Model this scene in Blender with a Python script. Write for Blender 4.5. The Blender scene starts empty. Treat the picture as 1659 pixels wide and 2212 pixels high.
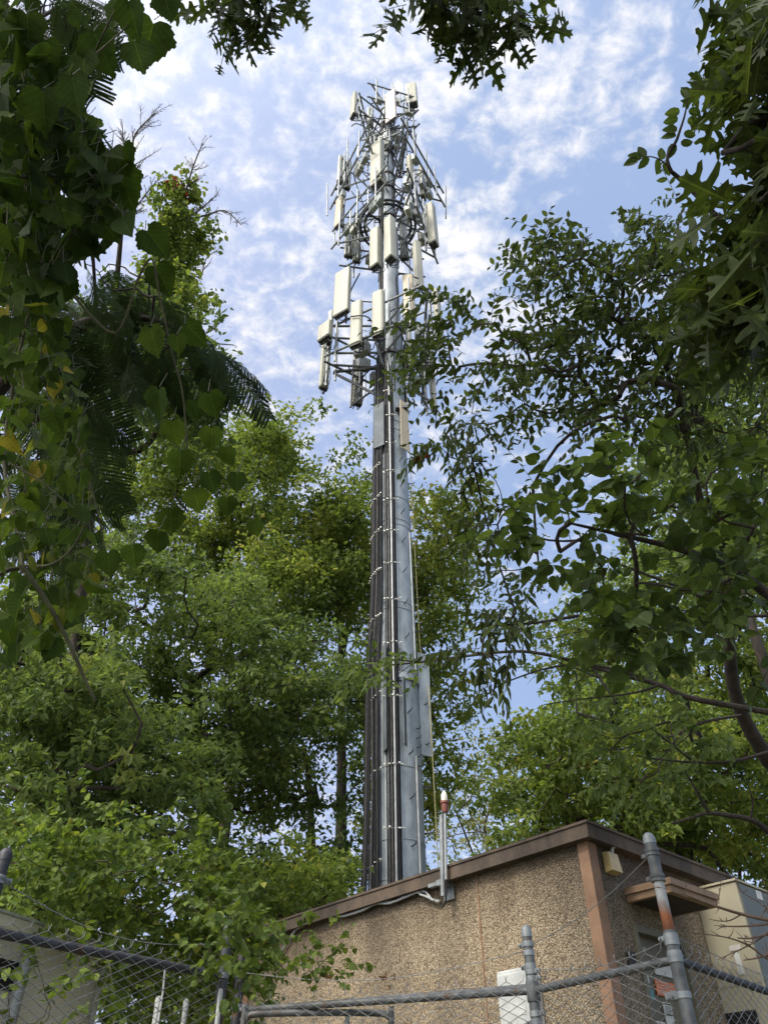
import bpy, math, random
import numpy as np
rng = np.random.default_rng(11)
random.seed(11)
S = bpy.context.scene
COL = S.collection
R_ = math.radians

# ------------------------------------------------------------------ camera model (survey of the place: sight lines -> world points)
W, H = 1659.0, 2212.0
FOC = 1679.6
PITCH, ROLL = R_(40.946), R_(-.4164)
CF = np.array([0, math.cos(PITCH), math.sin(PITCH)])
_u = np.array([0, -math.sin(PITCH), math.cos(PITCH)])
_r = np.array([1., 0, 0])
CR = math.cos(ROLL) * _r + math.sin(ROLL) * _u
CU = -math.sin(ROLL) * _r + math.cos(ROLL) * _u
EYE = np.array([0, 0, 1.6])

def sight(x, y): return CF + CR * (x - W / 2) / FOC - CU * (y - H / 2) / FOC
def at(x, y, d): return EYE + sight(x, y) * d
def atz(x, y, z):
    v = sight(x, y); return EYE + v * (z - EYE[2]) / v[2]
def ath(x, y, h):
    v = sight(x, y); return EYE + v * h / math.hypot(v[0], v[1])
def atplane(x, y, p0, n):
    v = sight(x, y); return EYE + v * (np.dot(np.asarray(p0) - EYE, n) / np.dot(v, n))
def V3(a): return np.asarray(a, float)
def unit(v):
    v = V3(v); return v / (np.linalg.norm(v, axis=-1, keepdims=True) + 1e-12)

# ------------------------------------------------------------------ scene objects
ORG = {}
def thing(name, label, cat, loc, group=None):
    o = bpy.data.objects.new(name, None); COL.objects.link(o)
    o.empty_display_size = .2
    o.location = [float(c) for c in loc]; ORG[o.name] = V3(loc)
    o['label'] = label; o['category'] = cat
    if group: o['group'] = group
    return o

def link(name, me, mat, parent, label=None):
    o = bpy.data.objects.new(name, me); COL.objects.link(o)
    if mat is not None: me.materials.append(mat)
    if parent is not None:
        o.parent = parent; ORG[o.name] = ORG[parent.name]
    else: ORG[o.name] = np.zeros(3)
    if label: o['label'] = label
    return o

def tag(o, label=None, cat=None, group=None, kind=None):
    if label: o['label'] = label
    if cat: o['category'] = cat
    if group: o['group'] = group
    if kind: o['kind'] = kind
    return o

def raw_mesh(name, v, loops, starts, totals, smooth=False):
    me = bpy.data.meshes.new(name)
    me.vertices.add(len(v)); me.vertices.foreach_set('co', np.ascontiguousarray(v, dtype=np.float32).ravel())
    me.loops.add(len(loops)); me.loops.foreach_set('vertex_index', np.ascontiguousarray(loops, dtype=np.int32))
    me.polygons.add(len(starts)); me.polygons.foreach_set('loop_start', np.ascontiguousarray(starts, dtype=np.int32))
    me.polygons.foreach_set('loop_total', np.ascontiguousarray(totals, dtype=np.int32))
    if smooth: me.polygons.foreach_set('use_smooth', np.ones(len(starts), dtype=bool))
    me.update(calc_edges=True)
    return me

class MB:
    """collects shapes in world coordinates; build() links ONE mesh object"""
    def __init__(s): s.v = []; s.f = []; s.n = 0
    def add(s, v, f):
        v = V3(v).reshape(-1, 3); s.v.append(v); s.f += [tuple(i + s.n for i in q) for q in f]; s.n += len(v); return s
    def box(s, c, size, ax=None, bev=0):
        c = V3(c); h = V3(size) / 2
        ax = np.eye(3) if ax is None else V3(ax)
        if bev <= 0:
            v = [c + ax.T @ (h * V3(q)) for q in ((-1,-1,-1),(1,-1,-1),(1,1,-1),(-1,1,-1),(-1,-1,1),(1,-1,1),(1,1,1),(-1,1,1))]
            return s.add(v, [(0,3,2,1),(4,5,6,7),(0,1,5,4),(1,2,6,5),(2,3,7,6),(3,0,4,7)])
        b = min(bev, h.min() * .9)
        ring = []
        k = 3
        for sx, sy, a0 in ((1,1,0),(-1,1,90),(-1,-1,180),(1,-1,270)):
            for i in range(k + 1):
                a = R_(a0 + 90 * i / k); ring.append((sx * (h[0] - b) + b * math.cos(a), sy * (h[1] - b) + b * math.sin(a)))
        n = len(ring); v = []
        for z, sh in ((-h[2], b), (-h[2] + b, 0), (h[2] - b, 0), (h[2], b)):
            for (x, y) in ring:
                fx = (h[0] - sh) / h[0]; fy = (h[1] - sh) / h[1]
                v.append(c + ax.T @ V3((x * fx, y * fy, z)))
        f = [tuple(range(n))[::-1], tuple(range(3 * n, 4 * n))]
        for r in range(3):
            for i in range(n):
                j = (i + 1) % n; f.append((r*n+i, r*n+j, (r+1)*n+j, (r+1)*n+i))
        return s.add(v, f)
    def tube(s, pts, r, seg=8, cap=True):
        P = V3(pts); n = len(P)
        r = np.full(n, r) if np.isscalar(r) else V3(r)
        T = np.gradient(P, axis=0) if n > 2 else np.repeat((P[1] - P[0])[None], 2, 0)
        T = unit(T)
        a = V3((0, 0, 1)) if abs(T[0][2]) < .9 else V3((1, 0, 0))
        N = unit(np.cross(T[0], a)); v = []
        for i in range(n):
            N = N - T[i] * np.dot(N, T[i]); N = unit(N); B = np.cross(T[i], N)
            for k in range(seg):
                t = 2 * math.pi * k / seg; v.append(P[i] + r[i] * (math.cos(t) * N + math.sin(t) * B))
        f = []
        for i in range(n - 1):
            for k in range(seg):
                j = (k + 1) % seg; f.append((i*seg+k, i*seg+j, (i+1)*seg+j, (i+1)*seg+k))
        if cap: f += [tuple(range(seg))[::-1], tuple(range((n-1)*seg, n*seg))]
        return s.add(v, f)
    def lathe(s, base, prof, seg=24, cap=True, axis=(0,0,1)):
        base = V3(base); ax = unit(V3(axis)); a = V3((1,0,0)) if abs(ax[0]) < .9 else V3((0,1,0))
        X = unit(a - ax * np.dot(a, ax)); Y = np.cross(ax, X); v = []
        for (r, z) in prof:
            for k in range(seg):
                t = 2*math.pi*k/seg; v.append(base + ax*z + r*(math.cos(t)*X + math.sin(t)*Y))
        f = []
        for i in range(len(prof)-1):
            for k in range(seg):
                j = (k+1) % seg; f.append((i*seg+k, i*seg+j, (i+1)*seg+j, (i+1)*seg+k))
        if cap: f += [tuple(range(seg))[::-1], tuple(range((len(prof)-1)*seg, len(prof)*seg))]
        return s.add(v, f)
    def sticks(s, P0, P1, r0, r1=None, seg=5):
        v, f = stick_geo(P0, P1, r0, r1, seg); return s.add(v, f)
    def quad(s, a, b, c, d): return s.add([a, b, c, d], [(0,1,2,3)])
    def slab(s, a, b, c, d, nrm, t):
        n = V3(nrm) * t; p = [V3(q) for q in (a, b, c, d)]
        return s.add(p + [q + n for q in p], [(0,3,2,1),(4,5,6,7),(0,1,5,4),(1,2,6,5),(2,3,7,6),(3,0,4,7)])
    def build(s, name, mat, parent=None, smooth=False, label=None):
        v = np.concatenate(s.v); o0 = ORG[parent.name] if parent is not None else np.zeros(3)
        me = bpy.data.meshes.new(name); me.from_pydata((v - o0).tolist(), [], s.f)
        if smooth:
            me.polygons.foreach_set('use_smooth', np.ones(len(me.polygons), dtype=bool))
            me.set_sharp_from_angle(angle=R_(40))
        me.update()
        return link(name, me, mat, parent, label)

def stick_geo(P0, P1, r0, r1=None, seg=5):
    P0 = V3(P0).reshape(-1,3); P1 = V3(P1).reshape(-1,3); m = len(P0)
    r0 = np.broadcast_to(V3(r0), (m,)); r1 = r0 if r1 is None else np.broadcast_to(V3(r1), (m,))
    T = unit(P1 - P0); A = np.where(np.abs(T[:, 2:3]) < .9, V3((0,0,1)), V3((1,0,0)))
    N = unit(np.cross(T, A)); B = np.cross(T, N)
    t = np.arange(seg) * 2 * math.pi / seg
    d = N[:, None] * np.cos(t)[None, :, None] + B[:, None] * np.sin(t)[None, :, None]
    v = np.concatenate([P0[:, None] + d * r0[:, None, None], P1[:, None] + d * r1[:, None, None]], 1)   # m,2seg,3
    k = np.arange(seg); q = np.stack([k, (k+1) % seg, (k+1) % seg + seg, k + seg], 1)
    f = (q[None] + (np.arange(m) * 2 * seg)[:, None, None]).reshape(-1, 4)
    return v.reshape(-1, 3), f

def build_sticks(name, P0, P1, r0, r1, mat, parent, seg=5, label=None):
    v, f = stick_geo(P0, P1, r0, r1, seg)
    o0 = ORG[parent.name] if parent is not None else np.zeros(3)
    n = len(f); me = raw_mesh(name, v - o0, f.ravel(), np.arange(n) * 4, np.full(n, 4), True)
    return link(name, me, mat, parent, label)

# ------------------------------------------------------------------ leaves
def leaf_tpl(half, fold=.18, curl=.12):
    """half outline [(x,y)...] from the petiole to the tip, mirrored; two n-gons folded on the midrib"""
    n = len(half); v = []
    for sg in (1, -1):
        for (x, y) in half: v.append((sg * x, y, fold * x - curl * y * y))
    v = V3(v)
    return v, [tuple(range(n)), tuple(range(n, 2*n))[::-1]]
T_FAR = leaf_tpl([(0,0),(.27,.42),(0,1)], .35, .15)
T_ELM = leaf_tpl([(0,0),(.15,.12),(.235,.36),(.19,.64),(.09,.85),(0,1)], .3, .2)
T_LONG = leaf_tpl([(0,0),(.09,.12),(.15,.36),(.12,.64),(.05,.85),(0,1)], .3, .3)
T_OVAL = leaf_tpl([(0,0),(.2,.08),(.31,.35),(.28,.62),(.14,.86),(0,1)], .2, .15)
T_ROUND = leaf_tpl([(0,.06),(.14,-.03),(.33,.05),(.45,.27),(.43,.5),(.28,.74),(.1,.9),(0,1.02)], .15, .12)
T_OAK = leaf_tpl([(0,0),(.025,.08),(.05,.16),(.20,.16),(.27,.23),(.13,.29),(.055,.34),(.07,.40),(.25,.40),(.40,.47),(.42,.55),(.28,.54),(.12,.55),
                  (.07,.61),(.10,.66),(.23,.70),(.34,.80),(.27,.84),(.16,.79),(.10,.82),(.10,.88),(.15,.97),(.06,.95),(0,1.02)], .12, .22)
def _toothed():
    base = [(0,.10),(.12,-.02),(.28,-.02),(.44,.12),(.50,.28),(.60,.44),(.50,.52),(.44,.60),(.34,.78),(.22,.88),(.08,1.0),(0,1.12)]
    out = []
    for i in range(len(base)-1):
        a = V3(base[i]); b = V3(base[i+1]); out.append(tuple(a))
        if i >= 2:
            m = (a+b)/2; nn = V3(((b-a)[1], -(b-a)[0])); out.append(tuple(a + (b-a)*.55 + nn*.22)); out.append(tuple(a + (b-a)*.72 - nn*.02))
    out.append(base[-1]); return out
T_GRAPE = leaf_tpl(_toothed(), .16, .22)
T_GRAPE2 = leaf_tpl([(x*.86, y) for x, y in _toothed()], .45, .40)
def mimosa_tpl():
    v = []; f = []
    def q(c, d, s, ln, w, nz):
        p = len(v); c = V3(c); d = V3(d); s = V3(s); dz = V3((0,0,nz))
        v.extend([c - s*w, c + d*ln*.5 - s*w*1.2 + dz, c + d*ln, c + d*ln*.5 + s*w*1.2 + dz]); f.append((p, p+1, p+2, p+3))
    npn = 17
    for i in range(npn):
        t = .14 + .84 * i / (npn-1); c = V3((0, t, -.28*t*t))
        L = (.33 * math.sin(math.pi * (.22 + .68 * t)) + .05) * random.uniform(.72, 1.08)
        for sg in (1, -1):
            d = unit(V3((sg*.86 + random.uniform(-.12, .12), .5 + random.uniform(-.16, .16), -.25 + random.uniform(-.2, .15))))
            for k in range(18):
                u = (k + .6) / 18; pc = c + d * L * u + V3((0,0,-.55*L*u*u)); s2 = unit(V3((-d[1]*sg, d[0]*sg, 0)))
                for s3 in (1, -1): q(pc, unit(s2*s3*.9 + d*.35), d, .036, .0125, 0)
            q(c, d, unit(V3((-d[1], d[0], 0))), L*.5, .003, -.05*L)
    for k in range(10):
        t = k/10.; q((0,t,-.28*t*t), unit(V3((0,1,-.56*t))), (1,0,0), .105, .004, 0)
    return V3(v), f
T_MIMOSA = mimosa_tpl()

def leaves(name, tpl, P, Y, Z, size, tint, mat, parent, label=None, width=None):
    tv, tf = tpl; P = V3(P); m = len(P); n = len(tv)
    Y = unit(Y); X = unit(np.cross(Y, Z)); Z = np.cross(X, Y)
    size = np.broadcast_to(V3(size), (m,))
    w = np.ones(m) if width is None else np.broadcast_to(V3(width), (m,))
    v = P[:, None] + size[:, None, None] * (tv[None, :, 0:1] * X[:, None] * w[:, None, None] + tv[None, :, 1:2] * Y[:, None] + tv[None, :, 2:3] * Z[:, None] * rng.uniform(.2, 2.0, m)[:, None, None])
    o0 = ORG[parent.name] if parent is not None else np.zeros(3)
    fl = np.array([i for q in tf for i in q]); ft = np.array([len(q) for q in tf])
    loops = (fl[None] + (np.arange(m) * n)[:, None]).ravel(); tot = np.tile(ft, m)
    st = np.concatenate([[0], np.cumsum(tot)[:-1]])
    me = raw_mesh(name, v.reshape(-1, 3) - o0, loops, st, tot)
    a = me.attributes.new('tint', 'FLOAT', 'POINT'); a.data.foreach_set('value', np.repeat(np.broadcast_to(tint, (m,)), n).astype(np.float32))
    if m < 30000:
        b_ = me.attributes.new('leafxy', 'FLOAT_VECTOR', 'POINT'); b_.data.foreach_set('vector', np.tile(tv, (m, 1)).astype(np.float32).ravel())
    return link(name, me, mat, parent, label)

def rsph(m): return unit(rng.normal(size=(m, 3)))
def inpoly(poly, m):
    P = V3(poly); lo = P.min(0); hi = P.max(0); out = []
    while len(out) < m:
        q = lo + rng.random(2) * (hi - lo); c = False; j = len(P) - 1
        for i in range(len(P)):
            if (P[i][1] > q[1]) != (P[j][1] > q[1]) and q[0] < (P[j][0]-P[i][0]) * (q[1]-P[i][1]) / (P[j][1]-P[i][1]) + P[i][0]: c = not c
            j = i
        if c: out.append(q)
    return np.array(out)
def spread(poly, m, k=8):
    """poisson-ish points: best of k candidates"""
    c = inpoly(poly, m * k); out = [c[0]]
    for i in range(1, m):
        q = c[i*k:(i+1)*k]; d = np.min(np.linalg.norm(q[:, None] - np.array(out)[None], axis=2), 1); out.append(q[np.argmax(d)])
    return np.array(out)

def skeleton(nodes, trunk, rtip=.008, wander=.12, power=.5, sag=.0, step=None):
    """join every node to the nearest wood already grown; pipe-model radii. returns stick arrays"""
    trunk = V3(trunk); pts = [p for p in trunk]; par = [-1] + list(range(len(trunk)-1)); nd = V3(nodes)
    dist = np.min(np.linalg.norm(nd[:, None] - trunk[None], axis=2), 1)
    ends = []
    for i in np.argsort(dist):
        A = np.array(pts); d = np.linalg.norm(A - nd[i], axis=1) + .35 * np.maximum(0, A[:, 2] - nd[i][2])
        j = int(np.argmin(d)); a = A[j]; L = np.linalg.norm(nd[i] - a); n = max(2, int(L / (step or 1e9)) + 3); prev = j
        off = rng.normal(size=3) * wander * L
        for k in range(1, n + 1):
            t = k / n; p = a + (nd[i] - a) * t + off * math.sin(math.pi * t) + V3((0, 0, sag * L * math.sin(math.pi * t)))
            pts.append(p); par.append(prev); prev = len(pts) - 1
        ends.append(prev)
    pts = np.array(pts); cnt = np.zeros(len(pts))
    for e in ends:
        while e >= 0: cnt[e] += 1; e = par[e]
    r = rtip * np.maximum(cnt, 1) ** power
    idx = np.array([i for i in range(len(pts)) if par[i] >= 0]); pa = np.array(par)[idx]
    rp = np.minimum(r[pa], r[idx] * 1.35)
    return pts[pa], pts[idx], rp, r[idx], len(trunk) - 1

# ------------------------------------------------------------------ materials
def new_mat(name):
    m = bpy.data.materials.new(name); m.use_nodes = True; nt = m.node_tree; nt.nodes.clear()
    out = nt.nodes.new('ShaderNodeOutputMaterial'); return m, nt, out
def N(nt, t, **kw):
    n = nt.nodes.new(t)
    for k, v in kw.items():
        if k[0] == '_': setattr(n, k[1:], v)
        else: n.inputs[k.replace('__', ' ')].default_value = v
    return n
def ramp(nt, fac, stops, interp='LINEAR'):
    n = nt.nodes.new('ShaderNodeValToRGB'); cr = n.color_ramp; cr.interpolation = interp
    while len(cr.elements) < len(stops): cr.elements.new(.5)
    for e, (p, c) in zip(cr.elements, stops): e.position = p; e.color = (*c, 1) if len(c) == 3 else c
    nt.links.new(fac, n.inputs['Fac']); return n
def mixc(nt, fac, a, b, blend='MIX'):
    n = nt.nodes.new('ShaderNodeMix'); n.data_type = 'RGBA'; n.blend_type = blend
    for s, x in ((n.inputs['Factor'], fac), (n.inputs[6], a), (n.inputs[7], b)):
        if hasattr(x, 'is_output'): nt.links.new(x, s)
        else: s.default_value = x if not isinstance(x, tuple) or len(x) == 4 else (*x, 1)
    return n.outputs[2]
def coords(nt, scale=1., kind='Object'):
    tc = nt.nodes.new('ShaderNodeTexCoord'); mp = nt.nodes.new('ShaderNodeMapping')
    mp.inputs['Scale'].default_value = (scale, scale, scale) if np.isscalar(scale) else scale
    nt.links.new(tc.outputs[kind], mp.inputs['Vector']); return mp.outputs['Vector']

def leaf_mat(name, stops, transl=.38, rough=.5, blotch=0., trgain=(1.25, 1.3, .6), spec=.35, veins=0):
    m, nt, out = new_mat(name)
    at_ = N(nt, 'ShaderNodeAttribute', _attribute_name='tint')
    rp = ramp(nt, at_.outputs['Fac'], stops); col = rp.outputs['Color']
    if blotch:
        nz = N(nt, 'ShaderNodeTexNoise', Scale=blotch, Detail=4.); nt.links.new(coords(nt), nz.inputs['Vector'])
        r2 = ramp(nt, nz.outputs['Fac'], [(.3, (.55,.55,.5)), (.55, (1,1,1)), (.75, (1.3,1.25,.9))]); col = mixc(nt, 1., col, r2.outputs['Color'], 'MULTIPLY')
    if veins:
        xy = N(nt, 'ShaderNodeAttribute', _attribute_name='leafxy'); sp = N(nt, 'ShaderNodeSeparateXYZ'); nt.links.new(xy.outputs['Vector'], sp.inputs[0])
        def mt(op, a, b=None):
            n = nt.nodes.new('ShaderNodeMath'); n.operation = op
            for i_, q in enumerate((a, b)):
                if q is None: continue
                if hasattr(q, 'is_output'): nt.links.new(q, n.inputs[i_])
                else: n.inputs[i_].default_value = q
            return n.outputs[0]
        ax_ = mt('ABSOLUTE', sp.outputs[0]); rib = mt('LESS_THAN', ax_, .014)
        side = mt('LESS_THAN', mt('ABSOLUTE', mt('SUBTRACT', mt('FRACT', mt('MULTIPLY', mt('SUBTRACT', sp.outputs[1], mt('MULTIPLY', ax_, .75)), float(veins))), .5)), .05)
        vn = mt('MAXIMUM', rib, mt('MULTIPLY', side, .6)); col = mixc(nt, vn, col, mixc(nt, 1., col, (1.9, 1.75, 1.6), 'MULTIPLY'))
    pb = N(nt, 'ShaderNodeBsdfPrincipled', Roughness=rough); pb.inputs['Specular IOR Level'].default_value = spec
    nt.links.new(col, pb.inputs['Base Color'])
    tr = N(nt, 'ShaderNodeBsdfTranslucent'); nt.links.new(mixc(nt, 1., col, trgain, 'MULTIPLY'), tr.inputs['Color'])
    mx = N(nt, 'ShaderNodeMixShader', Fac=transl); nt.links.new(pb.outputs[0], mx.inputs[1]); nt.links.new(tr.outputs[0], mx.inputs[2])
    nt.links.new(mx.outputs[0], out.inputs['Surface']); return m

def plain(name, a, b=None, rough=.5, metal=0., scale=6., bump=0., detail=6., streak=None, kind='Object', lo=.35, hi=.65, spec=.5, rusty=0.):
    """two-tone weathered surface"""
    m, nt, out = new_mat(name); b = b or tuple(c * .75 for c in a)
    nz = N(nt, 'ShaderNodeTexNoise', Scale=1., Detail=detail, Roughness=.62)
    nt.links.new(coords(nt, (scale, scale, scale * streak) if streak else scale, kind), nz.inputs['Vector'])
    col = ramp(nt, nz.outputs['Fac'], [(lo, b), (hi, a)]).outputs['Color']
    if rusty:
        n4 = N(nt, 'ShaderNodeTexNoise', Scale=11., Detail=7., Roughness=.7); nt.links.new(coords(nt, (1, 1, .5), kind), n4.inputs['Vector'])
        col = mixc(nt, ramp(nt, n4.outputs['Fac'], [(.66 - rusty, (0,0,0)), (.74 - rusty, (.8,.8,.8))]).outputs['Color'], col, (.13, .065, .035))
    pb = N(nt, 'ShaderNodeBsdfPrincipled', Roughness=rough, Metallic=metal); nt.links.new(col, pb.inputs['Base Color']); pb.inputs['Specular IOR Level'].default_value = spec
    if bump:
        n2 = N(nt, 'ShaderNodeTexNoise', Scale=scale * 9, Detail=4.); nt.links.new(coords(nt, 1., kind), n2.inputs['Vector'])
        bp = N(nt, 'ShaderNodeBump', Strength=bump, Distance=.01); nt.links.new(n2.outputs['Fac'], bp.inputs['Height']); nt.links.new(bp.outputs[0], pb.inputs['Normal'])
    nt.links.new(pb.outputs[0], out.inputs['Surface']); return m

def aggregate(name):
    m, nt, out = new_mat(name); vec = coords(nt)
    v1 = N(nt, 'ShaderNodeTexVoronoi', Scale=92.); v2 = N(nt, 'ShaderNodeTexVoronoi', Scale=150.)
    nt.links.new(vec, v1.inputs['Vector']); nt.links.new(vec, v2.inputs['Vector'])
    s1 = N(nt, 'ShaderNodeSeparateColor'); nt.links.new(v1.outputs['Color'], s1.inputs[0])
    s2 = N(nt, 'ShaderNodeSeparateColor'); nt.links.new(v2.outputs['Color'], s2.inputs[0])
    tones = [(0., (.050,.039,.027)), (.2, (.135,.105,.070)), (.42, (.305,.238,.152)), (.66, (.455,.365,.24)), (.86, (.575,.49,.35)), (1., (.73,.655,.51))]
    c1 = ramp(nt, s1.outputs[0], tones).outputs['Color']; c2 = ramp(nt, s2.outputs[1], tones).outputs['Color']
    col = mixc(nt, .4, c1, c2)
    e1 = ramp(nt, v1.outputs['Distance'], [(.3, (1,1,1)), (.7, (.5,.45,.4))]).outputs['Color']
    col = mixc(nt, .85, col, e1, 'MULTIPLY')
    nz = N(nt, 'ShaderNodeTexNoise', Scale=1., Detail=5.); nt.links.new(coords(nt, (1.3,1.3,.45)), nz.inputs['Vector'])
    col = mixc(nt, 1., col, ramp(nt, nz.outputs['Fac'], [(.32, (.62,.61,.62)), (.6, (1.06,1.04,1.01))]).outputs['Color'], 'MULTIPLY')
    # run-off grime under the roof edge (height above the wall foot)
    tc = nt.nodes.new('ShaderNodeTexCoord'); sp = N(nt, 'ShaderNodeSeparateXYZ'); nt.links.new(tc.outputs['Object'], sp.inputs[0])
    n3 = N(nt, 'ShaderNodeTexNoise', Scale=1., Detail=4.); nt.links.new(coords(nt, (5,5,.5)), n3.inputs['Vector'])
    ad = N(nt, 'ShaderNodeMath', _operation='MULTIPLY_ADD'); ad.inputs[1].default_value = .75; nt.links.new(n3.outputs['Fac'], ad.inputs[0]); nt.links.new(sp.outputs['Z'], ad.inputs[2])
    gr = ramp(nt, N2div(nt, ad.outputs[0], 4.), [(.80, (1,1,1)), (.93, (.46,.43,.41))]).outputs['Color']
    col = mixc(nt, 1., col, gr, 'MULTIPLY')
    pb = N(nt, 'ShaderNodeBsdfPrincipled', Roughness=.75); nt.links.new(col, pb.inputs['Base Color'])
    bp = N(nt, 'ShaderNodeBump', Strength=.9, Distance=.008); inv = N(nt, 'ShaderNodeMath', _operation='SUBTRACT'); inv.inputs[0].default_value = 1.
    nt.links.new(v1.outputs['Distance'], inv.inputs[1]); nt.links.new(inv.outputs[0], bp.inputs['Height']); nt.links.new(bp.outputs[0], pb.inputs['Normal'])
    nt.links.new(pb.outputs[0], out.inputs['Surface']); return m
def N2div(nt, sock, k):
    n = N(nt, 'ShaderNodeMath', _operation='DIVIDE'); n.inputs[1].default_value = k; nt.links.new(sock, n.inputs[0]); return n.outputs[0]

M = {}
M['galv'] = plain('galvanised_steel', (.30,.32,.325), (.19,.205,.21), .5, .3, 9., .15, lo=.38, hi=.6, rusty=.05)
M['pole'] = plain('pole_galvanised', (.36,.40,.425), (.22,.25,.27), .55, .2, 3.4, .2, detail=10, streak=.5, lo=.38, hi=.62)
M['dark_steel'] = plain('dark_steel', (.10,.10,.105), (.05,.05,.055), .5, .5, 12.)
M['mid_steel'] = plain('mid_steel', (.24,.25,.26), (.15,.155,.165), .5, .5, 12.)
M['pipe'] = plain('fence_pipe', (.175,.185,.185), (.085,.09,.092), .55, .25, 14., .2, rusty=.10)
M['rail_dark'] = plain('fence_rail_dark', (.075,.075,.085), (.035,.035,.042), .55, .3, 14., .15, rusty=.10)
def rust_mat():
    m, nt, out = new_mat('rusting_pipe'); tc = nt.nodes.new('ShaderNodeTexCoord'); sp = N(nt, 'ShaderNodeSeparateXYZ'); nt.links.new(tc.outputs['Generated'], sp.inputs[0])
    nz = N(nt, 'ShaderNodeTexNoise', Scale=9., Detail=6.); nt.links.new(coords(nt, (1.6, 1.6, .5)), nz.inputs['Vector'])
    ad = N(nt, 'ShaderNodeMath', _operation='MULTIPLY_ADD'); ad.inputs[1].default_value = .75; nt.links.new(nz.outputs['Fac'], ad.inputs[0]); nt.links.new(sp.outputs['Z'], ad.inputs[2])
    col = ramp(nt, ad.outputs[0], [(.40, (.10,.035,.014)), (.74, (.30,.095,.033)), (.88, (.24,.20,.17)), (1., (.38,.39,.38))]).outputs['Color']
    pb = N(nt, 'ShaderNodeBsdfPrincipled', Roughness=.65, Metallic=.15); nt.links.new(col, pb.inputs['Base Color']); nt.links.new(pb.outputs[0], out.inputs['Surface']); return m
M['rust'] = rust_mat()
M['wire'] = plain('fence_wire', (.30,.30,.30), (.19,.19,.19), .5, .5, 30.)
M['panel'] = plain('antenna_cream', (.435,.425,.345), (.33,.32,.255), .55, 0, 2.6, streak=.25, lo=.3, hi=.6, spec=.3)
M['panel_tan'] = plain('antenna_tan', (.50,.42,.28), (.42,.35,.24), .5, 0, 1.6)
M['panel_pink'] = plain('antenna_pinkish', (.56,.48,.42), (.5,.43,.38), .5, 0, 1.6)
M['panel_back'] = plain('antenna_back', (.42,.43,.37), (.28,.29,.26), .5, .2, 6.)
M['grey_box'] = plain('radio_grey', (.36,.39,.37), (.24,.26,.26), .5, .1, 5.)
M['shroud'] = plain('grey_plate', (.16,.175,.19), (.10,.115,.125), .7, 0, 3., spec=.2)
M['black'] = plain('black_cable', (.030,.030,.033), (.013,.013,.015), .8, 0, 20., spec=.15)
M['cable_grey'] = plain('weathered_cable', (.095,.092,.09), (.045,.044,.044), .8, 0, 10., spec=.15)
M['cable_light'] = plain('pale_conduit', (.42,.43,.43), (.30,.31,.31), .45, .2, 8.)
M['white'] = plain('white_paint', (.58,.59,.57), (.44,.45,.44), .5, 0, 9.)
M['bright_clip'] = plain('bright_hanger', (.74,.73,.67), (.52,.52,.48), .4, .15, 9.)
M['agg'] = aggregate('exposed_aggregate')
M['orange'] = plain('tan_orange_trim', (.31,.18,.105), (.21,.12,.07), .7, 0, 5., .2)
M['fascia'] = plain('brown_fascia', (.115,.083,.060), (.042,.032,.025), .85, 0, 3.2, .5, streak=.5, detail=8)
M['tan_wood'] = plain('tan_awning', (.36,.235,.14), (.25,.16,.1), .7, 0, 6., .15)
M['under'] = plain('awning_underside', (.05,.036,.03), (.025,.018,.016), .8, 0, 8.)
M['door'] = plain('olive_door', (.17,.155,.105), (.115,.105,.075), .55, 0, 2.)
M['beige'] = plain('beige_cabinet', (.44,.40,.285), (.35,.315,.225), .55, 0, 1.4)
M['greygreen'] = plain('grey_green_panel', (.145,.16,.14), (.11,.12,.108), .5, .1, 2.)
M['louver'] = plain('black_louver', (.02,.02,.022), (.01,.01,.011), .6, 0, 8.)
M['lampbox'] = plain('yellowed_lamp', (.64,.50,.25), (.5,.38,.18), .4, 0, 5.)
M['orange_sign'] = plain('orange_notice', (.80,.19,.045), (.7,.15,.035), .5, 0, 6.)
M['paper'] = plain('paper', (.70,.70,.66), (.55,.56,.53), .7, 0, 12.)
M['green_ink'] = plain('dark_ink', (.06,.09,.05), (.04,.06,.04), .7, 0, 12.)
M['grey_ink'] = plain('pale_ink', (.62,.58,.54), (.5,.46,.42), .7, 0, 12.)
M['teal'] = plain('teal_lock', (.10,.27,.27), (.07,.2,.2), .4, .1, 12.)
M['red'] = plain('dull_red', (.23,.075,.05), (.16,.05,.035), .5, 0, 12.)
M['globe'] = plain('frosted_globe', (.80,.77,.66), (.7,.67,.57), .35, 0, 12.)
M['pale_wall'] = plain('pale_render', (.88,.82,.70), (.70,.65,.55), .8, 0, 1.6, .2)
M['bark'] = plain('grey_brown_bark', (.060,.046,.035), (.026,.020,.016), .9, 0, 14., .8, streak=.25)
M['bark_pale'] = plain('pale_twig_bark', (.20,.175,.16), (.11,.095,.085), .9, 0, 14., .4)
M['bark_warm'] = plain('warm_twig_bark', (.17,.11,.075), (.085,.055,.04), .85, 0, 14., .4)
M['vine_stem'] = plain('green_brown_stem', (.10,.10,.045), (.05,.045,.025), .8, 0, 14., .4)
G = lambda *a: [(p, c) for p, c in a]
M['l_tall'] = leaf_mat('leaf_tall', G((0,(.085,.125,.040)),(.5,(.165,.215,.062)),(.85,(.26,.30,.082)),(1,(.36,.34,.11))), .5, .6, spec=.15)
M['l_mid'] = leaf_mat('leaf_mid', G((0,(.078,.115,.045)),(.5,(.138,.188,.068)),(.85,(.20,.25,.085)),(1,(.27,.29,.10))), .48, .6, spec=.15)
M['l_dark'] = leaf_mat('leaf_dark', G((0,(.070,.105,.042)),(.6,(.125,.175,.064)),(1,(.20,.245,.085))), .48, .6, spec=.15)
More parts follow.
